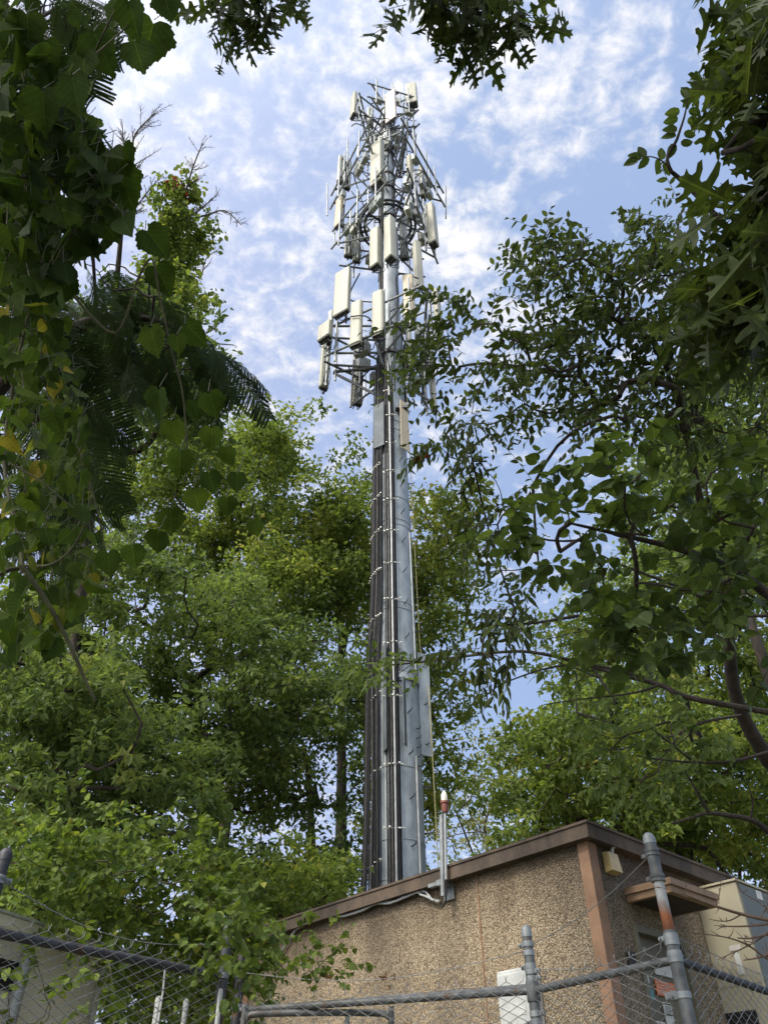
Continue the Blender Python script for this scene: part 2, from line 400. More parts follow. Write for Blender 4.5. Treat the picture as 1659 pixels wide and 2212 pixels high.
M['l_gold'] = leaf_mat('leaf_gold', G((0,(.115,.155,.050)),(.5,(.21,.25,.070)),(.85,(.32,.31,.09)),(1,(.42,.33,.11))), .5, .6, spec=.15)
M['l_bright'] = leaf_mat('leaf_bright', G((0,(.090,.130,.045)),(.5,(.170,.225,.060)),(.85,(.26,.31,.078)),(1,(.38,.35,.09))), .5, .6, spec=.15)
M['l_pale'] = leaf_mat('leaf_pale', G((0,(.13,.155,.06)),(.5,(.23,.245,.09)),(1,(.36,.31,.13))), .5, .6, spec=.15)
M['l_elm'] = leaf_mat('leaf_elm', G((0,(.042,.060,.022)),(.6,(.080,.110,.036)),(.95,(.12,.155,.046)),(1,(.14,.06,.03))), .40, .5, 9., spec=.2, veins=8)
M['l_round'] = leaf_mat('leaf_round', G((0,(.048,.074,.026)),(.7,(.090,.132,.040)),(1,(.13,.17,.05))), .40, .5, 9., spec=.2, veins=6)
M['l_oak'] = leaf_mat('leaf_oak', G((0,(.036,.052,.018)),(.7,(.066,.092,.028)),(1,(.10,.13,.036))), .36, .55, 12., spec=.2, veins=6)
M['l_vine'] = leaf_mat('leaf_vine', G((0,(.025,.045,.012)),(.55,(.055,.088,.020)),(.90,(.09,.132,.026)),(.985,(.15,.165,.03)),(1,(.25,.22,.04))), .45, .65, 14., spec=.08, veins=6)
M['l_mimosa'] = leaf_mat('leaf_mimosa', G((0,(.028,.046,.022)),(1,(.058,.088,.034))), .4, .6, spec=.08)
M['l_ivy'] = leaf_mat('leaf_ivy', G((0,(.070,.115,.032)),(.55,(.130,.185,.044)),(.9,(.20,.255,.055)),(.97,(.30,.27,.06)),(1,(.22,.12,.05))), .42, .55, 9., spec=.15, veins=6)
M['l_red'] = leaf_mat('leaf_red', G((0,(.25,.03,.03)),(1,(.3,.08,.05))))
M['l_dry'] = leaf_mat('leaf_dry', G((0,(.16,.075,.03)),(1,(.36,.22,.10))), .2)

# ------------------------------------------------------------------ light, sky, camera
SUN_AZ, SUN_EL = -138., 46.           # degrees from +Y toward +X, i.e. behind and to the left of the camera
sd = V3((math.sin(R_(SUN_AZ)) * math.cos(R_(SUN_EL)), math.cos(R_(SUN_AZ)) * math.cos(R_(SUN_EL)), math.sin(R_(SUN_EL))))
sun = bpy.data.lights.new('sun', 'SUN'); sun.energy = 2.9; sun.angle = R_(9.0); sun.color = (1., .93, .80)
so = bpy.data.objects.new('sun', sun); COL.objects.link(so)
import mathutils
so.rotation_euler = mathutils.Vector((-sd).tolist()).to_track_quat('-Z', 'Y').to_euler(); so.location = (0, -5, 60)

wd = bpy.data.worlds.new('World'); S.world = wd; wd.use_nodes = True; wd.cycles.sampling_method = 'MANUAL'; wd.cycles.sample_map_resolution = 512
nt = wd.node_tree; nt.nodes.clear()
wo = nt.nodes.new('ShaderNodeOutputWorld'); bg = nt.nodes.new('ShaderNodeBackground')
sky = nt.nodes.new('ShaderNodeTexSky'); sky.sky_type = 'NISHITA'; sky.sun_disc = False
sky.sun_elevation = R_(SUN_EL); sky.sun_rotation = R_(SUN_AZ); sky.air_density = 1.; sky.dust_density = .6; sky.ozone_density = 1.6
SKY_STRENGTH = .15; FILL_GLOW = 7.5
def wmath(op, a, b=None, c=None):
    n = nt.nodes.new('ShaderNodeMath'); n.operation = op
    for i, x in enumerate((a, b, c)):
        if x is None: continue
        if hasattr(x, 'is_output'): nt.links.new(x, n.inputs[i])
        else: n.inputs[i].default_value = x
    return n.outputs[0]
tc = nt.nodes.new('ShaderNodeTexCoord'); sep = nt.nodes.new('ShaderNodeSeparateXYZ'); nt.links.new(tc.outputs['Generated'], sep.inputs[0])
zc = wmath('ADD', wmath('MAXIMUM', sep.outputs['Z'], 0.), .12)
cu = wmath('DIVIDE', sep.outputs['X'], zc); cv = wmath('DIVIDE', sep.outputs['Y'], zc)
cmb = nt.nodes.new('ShaderNodeCombineXYZ'); nt.links.new(cu, cmb.inputs[0]); nt.links.new(cv, cmb.inputs[1])
def wnoise(scale, detail, rough, off, dist=0., sx=1., sy=1.):
    mp = nt.nodes.new('ShaderNodeMapping'); mp.inputs['Location'].default_value = (*off, 0); mp.inputs['Scale'].default_value = (sx, sy, 1)
    nt.links.new(cmb.outputs[0], mp.inputs['Vector'])
    n = nt.nodes.new('ShaderNodeTexNoise'); n.inputs['Scale'].default_value = scale; n.inputs['Detail'].default_value = detail
    n.inputs['Roughness'].default_value = rough; n.inputs['Distortion'].default_value = dist
    nt.links.new(mp.outputs[0], n.inputs['Vector']); return n.outputs['Fac']
def cuv(x, y):
    v = unit(sight(x, y)); z = max(v[2], 0) + .12; return v[0] / z, v[1] / z
big = wnoise(2.2, 3, .5, (3.1, 7.7)); puff = wnoise(21., 9, .60, (1.3, 4.2), .3, 1., 1.2); fine = wnoise(42., 6, .6, (8.3, 2.2), .5)
dens = wmath('ADD', wmath('MULTIPLY', puff, 1.15), wmath('MULTIPLY', wmath('SUBTRACT', fine, .5), .50))
dens = wmath('ADD', dens, wmath('MULTIPLY', wmath('SUBTRACT', big, .5), .22))
# cloud banks as they hang over the place: (sight x, y, radius in sky-plane units, weight)
for (x, y, rad, wgt) in ((1160,285,.085,.30),(1240,270,.05,.16),(1370,265,.06,.22),(1010,520,.075,.28),(990,570,.05,.14),(1110,735,.06,.28),(890,110,.09,.16),(820,30,.10,.05),(640,330,.14,.08),(330,130,.11,.14),(560,700,.2,.07),
                         (1000,160,.08,.05),(740,800,.2,.06),(1400,110,.07,.10),(1120,150,.06,.05),(1280,40,.07,.08),(1250,380,.07,-.20),(1480,420,.10,-.22),(1010,300,.05,-.12),(1060,360,.06,-.18),(1180,450,.07,-.12),
                         (1530,200,.10,-.2),(700,230,.09,-.03),(480,230,.08,-.05),(1290,170,.05,-.12),(1080,1550,.35,-.30)):
    u0, v0 = cuv(x, y)
    d2 = wmath('ADD', wmath('POWER', wmath('SUBTRACT', cu, float(u0)), 2.), wmath('POWER', wmath('SUBTRACT', cv, float(v0)), 2.))
    g = wmath('EXPONENT', wmath('DIVIDE', d2, -rad * rad)); dens = wmath('ADD', dens, wmath('MULTIPLY', g, wgt * .72))
cover = nt.nodes.new('ShaderNodeMapRange'); cover.interpolation_type = 'SMOOTHSTEP'
cover.inputs['From Min'].default_value = .48; cover.inputs['From Max'].default_value = .94; nt.links.new(dens, cover.inputs['Value'])
thick = nt.nodes.new('ShaderNodeMapRange'); thick.inputs['From Min'].default_value = .55; thick.inputs['From Max'].default_value = .98; nt.links.new(dens, thick.inputs['Value'])
def wmix(fac, a, b, blend='MIX'):
    n = nt.nodes.new('ShaderNodeMix'); n.data_type = 'RGBA'; n.blend_type = blend
    for s_, x in ((n.inputs['Factor'], fac), (n.inputs[6], a), (n.inputs[7], b)):
        if hasattr(x, 'is_output'): nt.links.new(x, s_)
        else: s_.default_value = x if not isinstance(x, tuple) or len(x) == 4 else (*x, 1)
    return n.outputs[2]
k = 1. / SKY_STRENGTH
veil = wmix(1., sky.outputs[0], (1.0, 1.0, 1.0), 'MULTIPLY')
veil = wmix(.74, veil, (.46 * k, .61 * k, .95 * k))
lft = nt.nodes.new('ShaderNodeMapRange'); lft.interpolation_type = 'SMOOTHSTEP'; lft.inputs['From Min'].default_value = .12; lft.inputs['From Max'].default_value = -.30; nt.links.new(cu, lft.inputs['Value'])
veil = wmix(wmath('MULTIPLY', lft.outputs[0], .55), veil, (.56 * k, .63 * k, .92 * k))
ccol = wmix(thick.outputs[0], (.76 * k, .81 * k, .95 * k), (1.04 * k, 1.03 * k, 1.04 * k))
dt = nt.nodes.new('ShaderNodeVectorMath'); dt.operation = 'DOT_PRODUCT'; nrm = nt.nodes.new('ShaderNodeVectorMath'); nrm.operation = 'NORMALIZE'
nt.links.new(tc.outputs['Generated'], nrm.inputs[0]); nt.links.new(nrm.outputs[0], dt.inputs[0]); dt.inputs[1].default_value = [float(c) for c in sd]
glow = wmath('MULTIPLY', wmath('EXPONENT', wmath('MULTIPLY', wmath('SUBTRACT', dt.outputs['Value'], 1.), 8.5)), FILL_GLOW * k)  # broad brightness round the sun, added to the sky as soft fill light
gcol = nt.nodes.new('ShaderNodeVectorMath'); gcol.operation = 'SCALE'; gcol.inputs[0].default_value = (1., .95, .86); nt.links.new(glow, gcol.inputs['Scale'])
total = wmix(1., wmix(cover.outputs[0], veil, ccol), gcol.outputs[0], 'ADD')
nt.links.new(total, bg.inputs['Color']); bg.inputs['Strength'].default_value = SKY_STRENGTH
nt.links.new(bg.outputs[0], wo.inputs['Surface'])

cd = bpy.data.cameras.new('camera'); co = bpy.data.objects.new('camera', cd); COL.objects.link(co)
cd.sensor_fit = 'VERTICAL'; cd.sensor_height = 36.; cd.lens = FOC / H * 36.; cd.clip_start = .05; cd.clip_end = 3000.
mw = mathutils.Matrix(((CR[0], CU[0], -CF[0], EYE[0]), (CR[1], CU[1], -CF[1], EYE[1]), (CR[2], CU[2], -CF[2], EYE[2]), (0, 0, 0, 1)))
co.matrix_world = mw; S.camera = co
S.render.engine = 'CYCLES'; S.view_settings.view_transform = 'Standard'; S.view_settings.look = 'None'; S.view_settings.exposure = 0; S.view_settings.gamma = 1
S.cycles.use_denoising = True; S.cycles.max_bounces = 6; S.cycles.transparent_max_bounces = 4; S.cycles.sample_clamp_indirect = 4

# ------------------------------------------------------------------ ground
def ground_z(x, y): return .38 * np.clip((y - 1.) / 5., 0, 1) + .05 * np.sin(x * .7) * np.cos(y * .5) + .0
def ground():
    g = np.concatenate([-np.geomspace(3000, 30, 12), np.linspace(-28, 28, 57), np.geomspace(30, 3000, 12)])
    X, Y = np.meshgrid(g, g); Z = ground_z(X, Y); n = len(g)
    v = np.stack([X, Y, Z], 2).reshape(-1, 3); i = np.arange(n-1)
    q = np.stack([(i[:, None]*n + i), (i[:, None]*n + i + 1), ((i[:, None]+1)*n + i + 1), ((i[:, None]+1)*n + i)], 2).reshape(-1, 4)
    me = raw_mesh('ground', v, q.ravel(), np.arange(len(q))*4, np.full(len(q), 4), True)
    tag(link('ground', me, plain('leaf_litter', (.12,.105,.06), (.05,.06,.028), .95, 0, 3., .6), None), kind='structure')
ground()

# ------------------------------------------------------------------ concrete equipment shelter
UP = V3((0, 0, 1))
LW = V3((-.676, .737, 0)); LW = unit(LW); RW = V3((-LW[1] * -1, 0, 0)); RW = unit(V3((.737, .676, 0)))
NL, NR = -RW, -LW                                   # outward normals of the long wall and the door wall
c0 = at(1266, 1777, 6.5); OV = .095; ZT = c0[2]
wc = c0 + OV * LW + OV * RW; wc[2] = 0              # wall corner in plan
FH = .11
lenL = float(np.dot(atplane(543, 2012, wc, NL) - wc, LW)); lenR = float(np.dot(atplane(1549, 1888, wc, NR) - wc, RW))
ZB = .42
def wl(s, z, o=0.): return wc + LW * s + NL * o + UP * z
def wr(s, z, o=0.): return wc + RW * s + NR * o + UP * z
def sL(x, y, o=0.): p = atplane(x, y, wc + NL * o, NL); return float(np.dot(p - wc, LW)), float(p[2])
def sR(x, y, o=0.): p = atplane(x, y, wc + NR * o, NR); return float(np.dot(p - wc, RW)), float(p[2])
AX_L = V3((LW, NL, UP)); AX_R = V3((RW, NR, UP))

shelter = thing('equipment_shelter', 'flat roofed tan pebble-dash equipment shelter with brown roof edge in front of the tower', 'building', wl(lenL/2, ZB) + RW * lenR / 2)
def wall_quad(pa, pb, name, n):
    m = MB(); a = pa.copy(); b = pb.copy(); m.slab(a + UP*ZB, b + UP*ZB, b + UP*(ZT-FH*.5), a + UP*(ZT-FH*.5), -n, .12); return m.build(name, M['agg'], shelter)
aw = wall_quad(wc, wc + LW * lenL, 'wall', NL)
# door wall: panels around the door opening
sd0, _ = sR(1357, 1957); sd1, _ = sR(1466, 1990); zd1 = 3.22; DREC = .07
m = MB()
for (s0, s1, z0, z1) in ((0.002, sd0, ZB, ZT - FH*.5), (sd1, lenR, ZB, ZT - FH*.5), (sd0, sd1, zd1, ZT - FH*.5)):
    m.slab(wr(s0, z0), wr(s1, z0), wr(s1, z1), wr(s0, z1), -NR, .12)
m.build('wall', M['agg'], shelter)
for q, nn, L in ((wl(lenL, 0), LW, lenR), (wr(lenR, 0), RW, lenL)):
    a = q; b = q + (RW * L if nn is LW else LW * L)
    MB().slab(a + UP*ZB, b + UP*ZB, b + UP*(ZT-FH*.5), a + UP*(ZT-FH*.5), -nn, .11).build('wall', M['agg'], shelter)
# roof slab with a slightly stepped fascia
m = MB(); A = [wc + LW*(-OV) + RW*(-OV), wc + LW*(lenL+OV) + RW*(-OV), wc + LW*(lenL+OV) + RW*(lenR+OV), wc + LW*(-OV) + RW*(lenR+OV)]
m.slab(*[a + UP*(ZT-FH) for a in A], UP, FH)
roof = m.build('roof', M['fascia'], shelter)
m = MB(); B_ = [wc + LW*(-OV-.012) + RW*(-OV-.012), wc + LW*(lenL+OV+.012) + RW*(-OV-.012), wc + LW*(lenL+OV+.012) + RW*(lenR+OV+.012), wc + LW*(-OV-.012) + RW*(lenR+OV+.012)]
m.slab(*[a + UP*(ZT+.002) for a in B_], UP, .022); m.build('drip_edge', M['fascia'], roof)
def trim(q, u1, n1, u2, n2):
    m = MB(); w = .105; t = .018
    m.box(q + u1*(w/2 - t) + n1*(t/2) + UP*((ZB+ZT-FH)/2), (w, t, ZT-FH-ZB-.004), V3((u1, n1, UP)))
    m.box(q + u2*(w/2) + n2*(t/2) + UP*((ZB+ZT-FH)/2), (w*.999, t, ZT-FH-ZB-.006), V3((u2, n2, UP)))
    m.build('corner_trim', M['orange'], shelter)
trim(wc, LW, NL, RW, NR); trim(wl(lenL, 0), -LW, NL, RW, LW); trim(wr(lenR, 0), LW, RW, -RW, NR)
# faint vertical joint strip in the long wall
sj, _ = sL(1042, 2050); MB().box(wl(sj, (ZB+ZT-FH)/2, .004), (.012, .008, ZT-FH-ZB-.01), AX_L).build('wall_joint', M['orange'], shelter)
# door, recessed
m = MB(); m.slab(wr(sd0, ZB+.02, -DREC), wr(sd1, ZB+.02, -DREC), wr(sd1, zd1, -DREC), wr(sd0, zd1, -DREC), -NR, .04)
door = m.build('door', M['door'], shelter)
m = MB()
for (s0, s1, z0, z1) in ((sd0, sd0+.05, ZB, zd1), (sd1-.05, sd1, ZB, zd1), (sd0+.05, sd1-.05, zd1-.05, zd1)):
    m.slab(wr(s0, z0, -DREC), wr(s1, z0, -DREC), wr(s1, z1, -DREC), wr(s0, z1, -DREC), NR, DREC + .012)
m.build('door_frame', M['door'], shelter)
# awning: two-step canopy over the door
aa, za = sR(1346, 1918); pa = wr(aa, za)
po = atplane(1445, 1893.6, pa, RW); dep = float(np.dot(po - pa, NR)); zaw = float(po[2]) - .0
pt = atplane(1553, 1942, po, NR); ab = float(np.dot(pt - wc, RW))
m = MB(); AWT = .05
m.slab(wr(aa, zaw-AWT, .002), wr(ab, zaw-AWT, .002), wr(ab, zaw-AWT, dep), wr(aa, zaw-AWT, dep), UP, AWT)
aw_ = m.build('awning', M['tan_wood'], shelter)
m = MB(); i_ = .02
m.slab(wr(aa+i_, zaw-AWT-.055, .003), wr(ab-i_, zaw-AWT-.055, .003), wr(ab-i_, zaw-AWT-.055, dep-i_), wr(aa+i_, zaw-AWT-.055, dep-i_), UP, .054)
m.build('awning_band', M['tan_wood'], aw_)
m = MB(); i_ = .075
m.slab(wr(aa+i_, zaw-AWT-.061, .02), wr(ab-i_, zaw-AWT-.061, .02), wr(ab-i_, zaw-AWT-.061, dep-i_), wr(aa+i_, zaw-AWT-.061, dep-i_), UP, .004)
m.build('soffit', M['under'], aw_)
# wall lamp under the roof edge
s0, z0 = sR(1300, 1848); s1, z1 = sR(1328, 1884); lw = .15; lc = (s0+s1)/2; zc_ = (z0+z1)/2
m = MB()
v = [wr(lc-lw/2, zc_-.085, 0.003), wr(lc+lw/2, zc_-.085, .003), wr(lc+lw/2, zc_+.08, .003), wr(lc-lw/2, zc_+.08, .003),
     wr(lc-lw/2, zc_-.075, .075), wr(lc+lw/2, zc_-.075, .075), wr(lc+lw*.46, zc_+.075, .06), wr(lc-lw*.46, zc_+.075, .06)]
m.add(v, [(0,3,2,1),(4,5,6,7),(0,1,5,4),(1,2,6,5),(2,3,7,6),(3,0,4,7)])
lamp = m.build('wall_lamp', M['lampbox'], shelter, label='yellowed box lamp beside the corner trim')
m = MB(); m.tube([wr(lc+.01, zc_+.06, .04), wr(lc+.015, zc_+.11, .05)], .015, 10); m.tube([wr(lc+.015, zc_+.11, .05), wr(lc+.025, zc_+.13, .07)], .012, 10); m.build('light_sensor', M['white'], lamp)
# black wall box
s0, z0 = sR(1350, 2062); s1, z1 = sR(1369, 2084); MB().box(wr((s0+s1)/2, (z0+z1)/2, .02), (abs(s1-s0)*.9, .04, .11), AX_R, .008).build('wall_box', M['louver'], shelter)

# notices and lock on the door
def wall_rect(x0, y0, x1, y1, o):
    a = sR(x0, y0, o); b = sR(x1, y1, o); return min(a[0], b[0]), max(a[0], b[0]), min(a[1], b[1]), max(a[1], b[1])
def notice(name, label, s0, s1, z0, z1, o, mat):
    t = thing(name, label, 'sign', wr((s0+s1)/2, z0, o))
    MB().box(wr((s0+s1)/2, (z0+z1)/2, o), (s1-s0, .006, z1-z0), AX_R).build('board', M[mat], t); return t
o_ = -DREC + .012
sg = notice('paper_notice', 'pale grey notice sheet taped on the door above the orange notice', *wall_rect(1408, 2071, 1452, 2113, o_), o_, 'paper')
r_ = wall_rect(1413, 2116, 1470, 2160, o_ + .004)
sg = notice('orange_notice', 'orange warning notice with pale lines of writing on the door', *r_, o_ + .004, 'orange_sign')
m = MB()
for i in range(5):
    z = r_[3] - (r_[3]-r_[2]) * (.14 + .18*i); s_ = r_[0] + .015
    while s_ < r_[1] - .03:
        w_ = random.uniform(.012, .035); m.box(wr(s_ + w_/2, z + random.uniform(-.004, .004), o_ + .009), (w_, .002, random.uniform(.006, .011)), AX_R); s_ += w_ + .012
m.build('writing', M['grey_ink'], sg)
r_ = wall_rect(1430, 2164, 1457, 2215, o_ + .004)
sg = notice('paper_notice', 'narrow white notice strip with dark bars below the orange notice', r_[0], r_[1], r_[2] - .15, r_[3], o_ + .004, 'paper')
m = MB()
for z in (r_[3]-.012, r_[3]-.085, r_[3]-.16): m.box(wr((r_[0]+r_[1])/2, z, o_ + .0085), ((r_[1]-r_[0])*.86, .002, .012), AX_R)
for i in range(5): m.box(wr((r_[0]+r_[1])/2, r_[3]-.03-.01*i, o_ + .0085), ((r_[1]-r_[0])*random.uniform(.5,.8), .002, .003), AX_R)
m.build('writing', M['green_ink'], sg)
r_ = wall_rect(1397, 2135, 1416, 2162, o_ + .03); lk = thing('padlock', 'teal padlock hanging on the door edge left of the orange notice', 'padlock', wr((r_[0]+r_[1])/2, r_[2], o_+.02))
cx, cz = (r_[0]+r_[1])/2, (r_[2]+r_[3])/2
MB().box(wr(cx, cz, o_+.025), (.055, .03, .08), AX_R, .008).build('lock_body', M['teal'], lk)
MB().tube([wr(cx + .018*math.cos(a), cz + .045 + .035*math.sin(a), o_+.025) for a in np.linspace(0, math.pi, 9)], .005, 6).build('shackle', M['galv'], lk)
MB().box(wr(cx, cz+.10, o_+.01), (.06, .02, .07), AX_R, .004).build('hasp', M['white'], door)
r_ = wall_rect(1409, 2205, 1432, 2213, o_ + .03); MB().box(wr((r_[0]+r_[1])/2, r_[2], o_+.05), (.12, .02, .022), AX_R, .006).build('handle', M['white'], door)

# white electrical box on the long wall
a = sL(1071, 2099, .16); b = sL(1138, 2087, .16)
eb = thing('electrical_box', 'white electrical box on the pebble-dash wall behind the fence post', 'electrical box', wl((a[0]+b[0])/2, 1.6))
sw = abs(a[0]-b[0]); sc_ = (a[0]+b[0])/2; zt = (a[1]+b[1])/2
MB().box(wl(sc_, zt-.45, .082), (sw, .156, .9), AX_L, .012).build('case', M['white'], eb)
cv_ = MB().box(wl(sc_, zt-.43, .166), (sw*.93, .012, .8), AX_L, .005).build('cover', M['white'], eb)
MB().box(wl(sc_-sw*.25, zt-.30, .174), (.07, .006, .05), AX_L).build('sticker', M['paper'], eb)
MB().box(wl(sc_-sw*.28, zt-.15, .174), (.03, .005, .04), AX_L).build('tag', M['red'], eb)
MB().tube([wl(sc_-sw*.2, zt-.9, .08), wl(sc_-sw*.2, ZB, .08)], .022, 10).build('conduit', M['galv'], eb)

# air conditioning cabinet on the door wall
sa, _ = sR(1508, 1970); pa = wr(sa, 0)
pc = atplane(1586, 1902, pa, RW); pj = float(np.dot(pc - pa, NR)); zac = float(pc[2]); print('ac', sa, pj, zac)
ac = thing('air_conditioner', 'tall beige air conditioning cabinet with grey green front on the door wall', 'air conditioner', wr(sa+.5, ZB))
AD, AWD, AH = pj, 1.05, 2.35
MB().box(wr(sa + AWD/2, zac - AH/2, AD/2), (AWD, AD, AH), AX_R, .012).build('cabinet', M['beige'], ac)
MB().box(wr(sa + AWD/2 + .012, zac - AH/2 - .005, AD + .004), (AWD - .03, .012, AH - .03), AX_R, .003).build('front_panel', M['greygreen'], ac)
MB().box(wr(sa + AWD/2, zac + .008, AD/2), (AWD + .03, AD + .03, .018), AX_R).build('top_cap', M['beige'], ac)
def on_side(x, y): p = atplane(x, y, pa, RW); return float(np.dot(p - pa, NR)), float(p[2])
def side_plate(x0, y0, x1, y1, name, mat, t=.006, bev=0):
    a = on_side(x0, y0); b = on_side(x1, y1)
    return MB().box(wr(sa - t/2 - .001, (a[1]+b[1])/2, (a[0]+b[0])/2), (t, abs(b[0]-a[0]), abs(b[1]-a[1])), AX_R, bev).build(name, M[mat], ac)
side_plate(1584, 2058, 1608, 2104, 'sticker', 'paper'); side_plate(1574, 2044, 1600, 2051, 'sticker', 'grey_ink')
lv = side_plate(1566, 2190, 1652, 2255, 'louver', 'louver', .01)
a = on_side(1566, 2190); b = on_side(1652, 2255); m = MB()
for i in range(9):
    z = a[1] - (a[1]-b[1]) * (i+.5) / 9; m.box(wr(sa - .012, z, (a[0]+b[0])/2), (.012, abs(b[0]-a[0])*.96, .006), AX_R)
m.build('slat', M['louver'], lv)
# pale seam patch and raised side door of the cabinet
a = on_side(1512, 1985); b = on_side(1622, 2030); m = MB(); m.box(wr(sa - .003, (zac + b[1])/2 - .55, AD*.5), (.004, AD*.96, .012), AX_R); m.build('seam', M['beige'], ac)
q = atplane(1639, 1934, wr(0, 0, AD + .011), NR); qs = float(np.dot(q - wc, RW)); MB().box(wr(qs, float(q[2]), AD + .012), (.10, .004, .075), AX_R).build('rating_label', M['paper'], ac)

# beacon mast on a bracket over the roof edge
sb, _ = sL(966, 1925); bo = .14
def onb(x, y): p = atplane(x, y, wl(0, 0, bo), NL); return p
bm = thing('beacon_mast', 'thin beacon mast with white globe on red base above the roof edge', 'beacon', onb(957, 1935))
MB().tube([onb(957, 1936), onb(953.5, 1762)], .024, 12).build('mast_pipe', M['galv'], bm, True)
rod0, rod1 = onb(963.5, 1900), onb(961, 1748)
MB().tube([rod0, rod1], .013, 10).build('rod', M['cable_light'], bm, True)
t_ = rod1; m = MB(); m.lathe(t_, [(.03,-.03),(.036,.0),(.036,.05),(.045,.055),(.045,.075),(.03,.078)], 18); m.build('lamp_base', M['red'], bm, True)
m = MB(); m.lathe(t_, [(.032,.0785),(.034,.10),(.032,.13),(.024,.16),(.010,.182),(.003,.186)], 18); m.build('globe', M['globe'], bm, True)
a = sL(963, 1898); b = sL(985, 1935); sbm = (a[0]+b[0])/2
m = MB(); m.box(wl(sb-.04, (a[1]+b[1])/2 - .02, .02), (.13, .01, .19), AX_L); m.box(wl(sb-.04, (a[1]+b[1])/2 + .02, .08), (.09, .13, .05), AX_L); m.box(wl(sb+.06, (a[1]+b[1])/2 + .02, .11), (.12, .05, .03), AX_L)
m.build('bracket', M['galv'], bm)
MB().tube([onb(963.5, 1900), onb(964.5, 1925), onb(962, 1950), onb(955, 1962)], .008, 8).build('lead', M['black'], bm, True)

# slack cable clipped under the roof edge
zz = [(1235,570),(1190,558),(1165,525),(1150,513),(1110,515),(1050,530),(990,565),(945,572),(880,577),(800,612),(740,635),(680,650),(620,657),(570,658),(540,672),(470,702),(415,727),(370,790),(310,880),(285,905)]
def wallpt(q, o): x, y = 485.3 + q[0]*.3761, 1733 + q[1]*.3761; p = atplane(x, y, wl(0,0,o), NL); return p
def smooth_path(P, n=4):
    P = V3(P); out = []
    for i in range(len(P)-1):
        a = P[max(i-1,0)]; b = P[i]; c = P[i+1]; d = P[min(i+2, len(P)-1)]
        for k in range(n):
            t = k/n; out.append(.5*((2*b) + (-a+c)*t + (2*a-5*b+4*c-d)*t*t + (-a+3*b-3*c+d)*t**3))
    out.append(P[-1]); return np.array(out)
wcab = thing('wall_cable', 'grey twin cable looping along the wall below the roof edge', 'cable', wallpt(zz[9], .03))
MB().tube(smooth_path([wallpt(q, .04) for q in zz]), .013, 7).build('cable', M['cable_light'], wcab, True)
z2 = [(1200,565),(1160,542),(1125,530),(1108,517),(1040,545),(945,580),(870,583),(790,622),(680,655),(640,645),(570,644),(480,690),(415,727)]
MB().tube(smooth_path([wallpt(q, .055) for q in z2]), .011, 7).build('cable', M['cable_light'], wcab, True)
for q in ((1110,515),(945,573),(680,650),(415,726)): MB().box(wallpt(q, .03), (.035, .06, .03), AX_L, .005).build('clip', M['mid_steel'], wcab)
jb = wallpt((285, 912), .04); jt = thing('junction_box', 'small grey junction box at the low end of the wall cable', 'junction box', jb)
MB().box(jb, (.10, .075, .12), AX_L, .01).build('case', M['grey_box'], jt); MB().box(jb - LW*.052, (.01, .05, .10), AX_L).build('cover', M['white'], jt)

# ------------------------------------------------------------------ chain link fences
def post(base, z1, r, fence, bands=(), cap=True, mat='pipe'):
    b = V3((base[0], base[1], ground_z(base[0], base[1]) - .1)); t = V3((base[0], base[1], z1))
    p = MB().tube([b, t], r, 16).build('post', M[mat], fence, True)
    if cap: MB().lathe(t - UP*.01, [(r*1.06,0),(r*1.06,.035),(r*.9,.05),(r*.55,.064),(.004,.07)], 16).build('cap', M['galv' if mat == 'pipe' else mat], p, True)
    for (z, d) in bands:
        m = MB(); m.lathe(V3((base[0], base[1], z)), [(r*1.02,-.016),(r*1.14,-.014),(r*1.14,.014),(r*1.02,.016)], 16)
        if d is not None: d = unit(V3(d)); m.box(V3((base[0], base[1], z)) + d*(r+.02), (.045, .012, .026), V3((d, np.cross(UP, d), UP)), .003); m.tube([V3((base[0], base[1], z)) + d*(r+.028) + np.cross(UP, d)*.02, V3((base[0], base[1], z)) + d*(r+.028) - np.cross(UP, d)*.02], .006, 6)
        m.build('band', M['galv'], p, True)
    return p
def chain(a, b, z1, fence, dz=0., P=.052, r=.0019, off=.03, z0=.45, mat='wire', top=.05):
    """woven diamond mesh between two plan points, every wire a zig-zag"""
    a = V3(a); b = V3(b); L = np.linalg.norm(b[:2]-a[:2]); d = unit(V3((b[0]-a[0], b[1]-a[1], 0))); n = np.cross(d, UP)
    if np.dot(n[:2], a[:2]) > 0: n = -n
    nc = int(L / P); nr = int((z1 + top - z0) / (P*.5)); j = np.arange(nr+1); P0 = []; P1 = []
    for i in range(nc):
        x = (i + ((j + i) % 2)) * P; z = z1 + top - j * P * .5; dip = ((j+i) % 2 * 2 - 1) * .0022
        zz_ = z + dz * x / L
        q = a[None]*V3((1,1,0)) + d*x[:, None] + n*(off + dip)[:, None] + UP*zz_[:, None]
        P0.append(q[:-1]); P1.append(q[1:])
        # twisted barb at the top
        k0 = q[0]; P0.append(k0[None]); P1.append((k0 + UP*.03 + d*.008*(1 if i % 2 else -1))[None])
    return build_sticks('chain_mesh', np.concatenate(P0), np.concatenate(P1), r, r, M[mat], fence, 4)
def barbed(a, b, fence, sag=.04, mat='wire'):
    a = V3(a); b = V3(b); n = 14; L = np.linalg.norm(b-a)
    P = [a + (b-a)*i/n - UP*sag*math.sin(math.pi*i/n) for i in range(n+1)]
    m = MB(); m.tube(P, .0024, 5); P0 = []; P1 = []
    for k in range(int(L/.12)):
        t = (k+.5)*.12/L; p = a + (b-a)*t - UP*sag*math.sin(math.pi*t); q = rsph(1)[0]*.016; P0 += [p-q]; P1 += [p+q]
    if P0: m.sticks(P0, P1, .0013, .0013, 4)
    m.build('strand', M[mat], fence, True)
ZR = 2.48
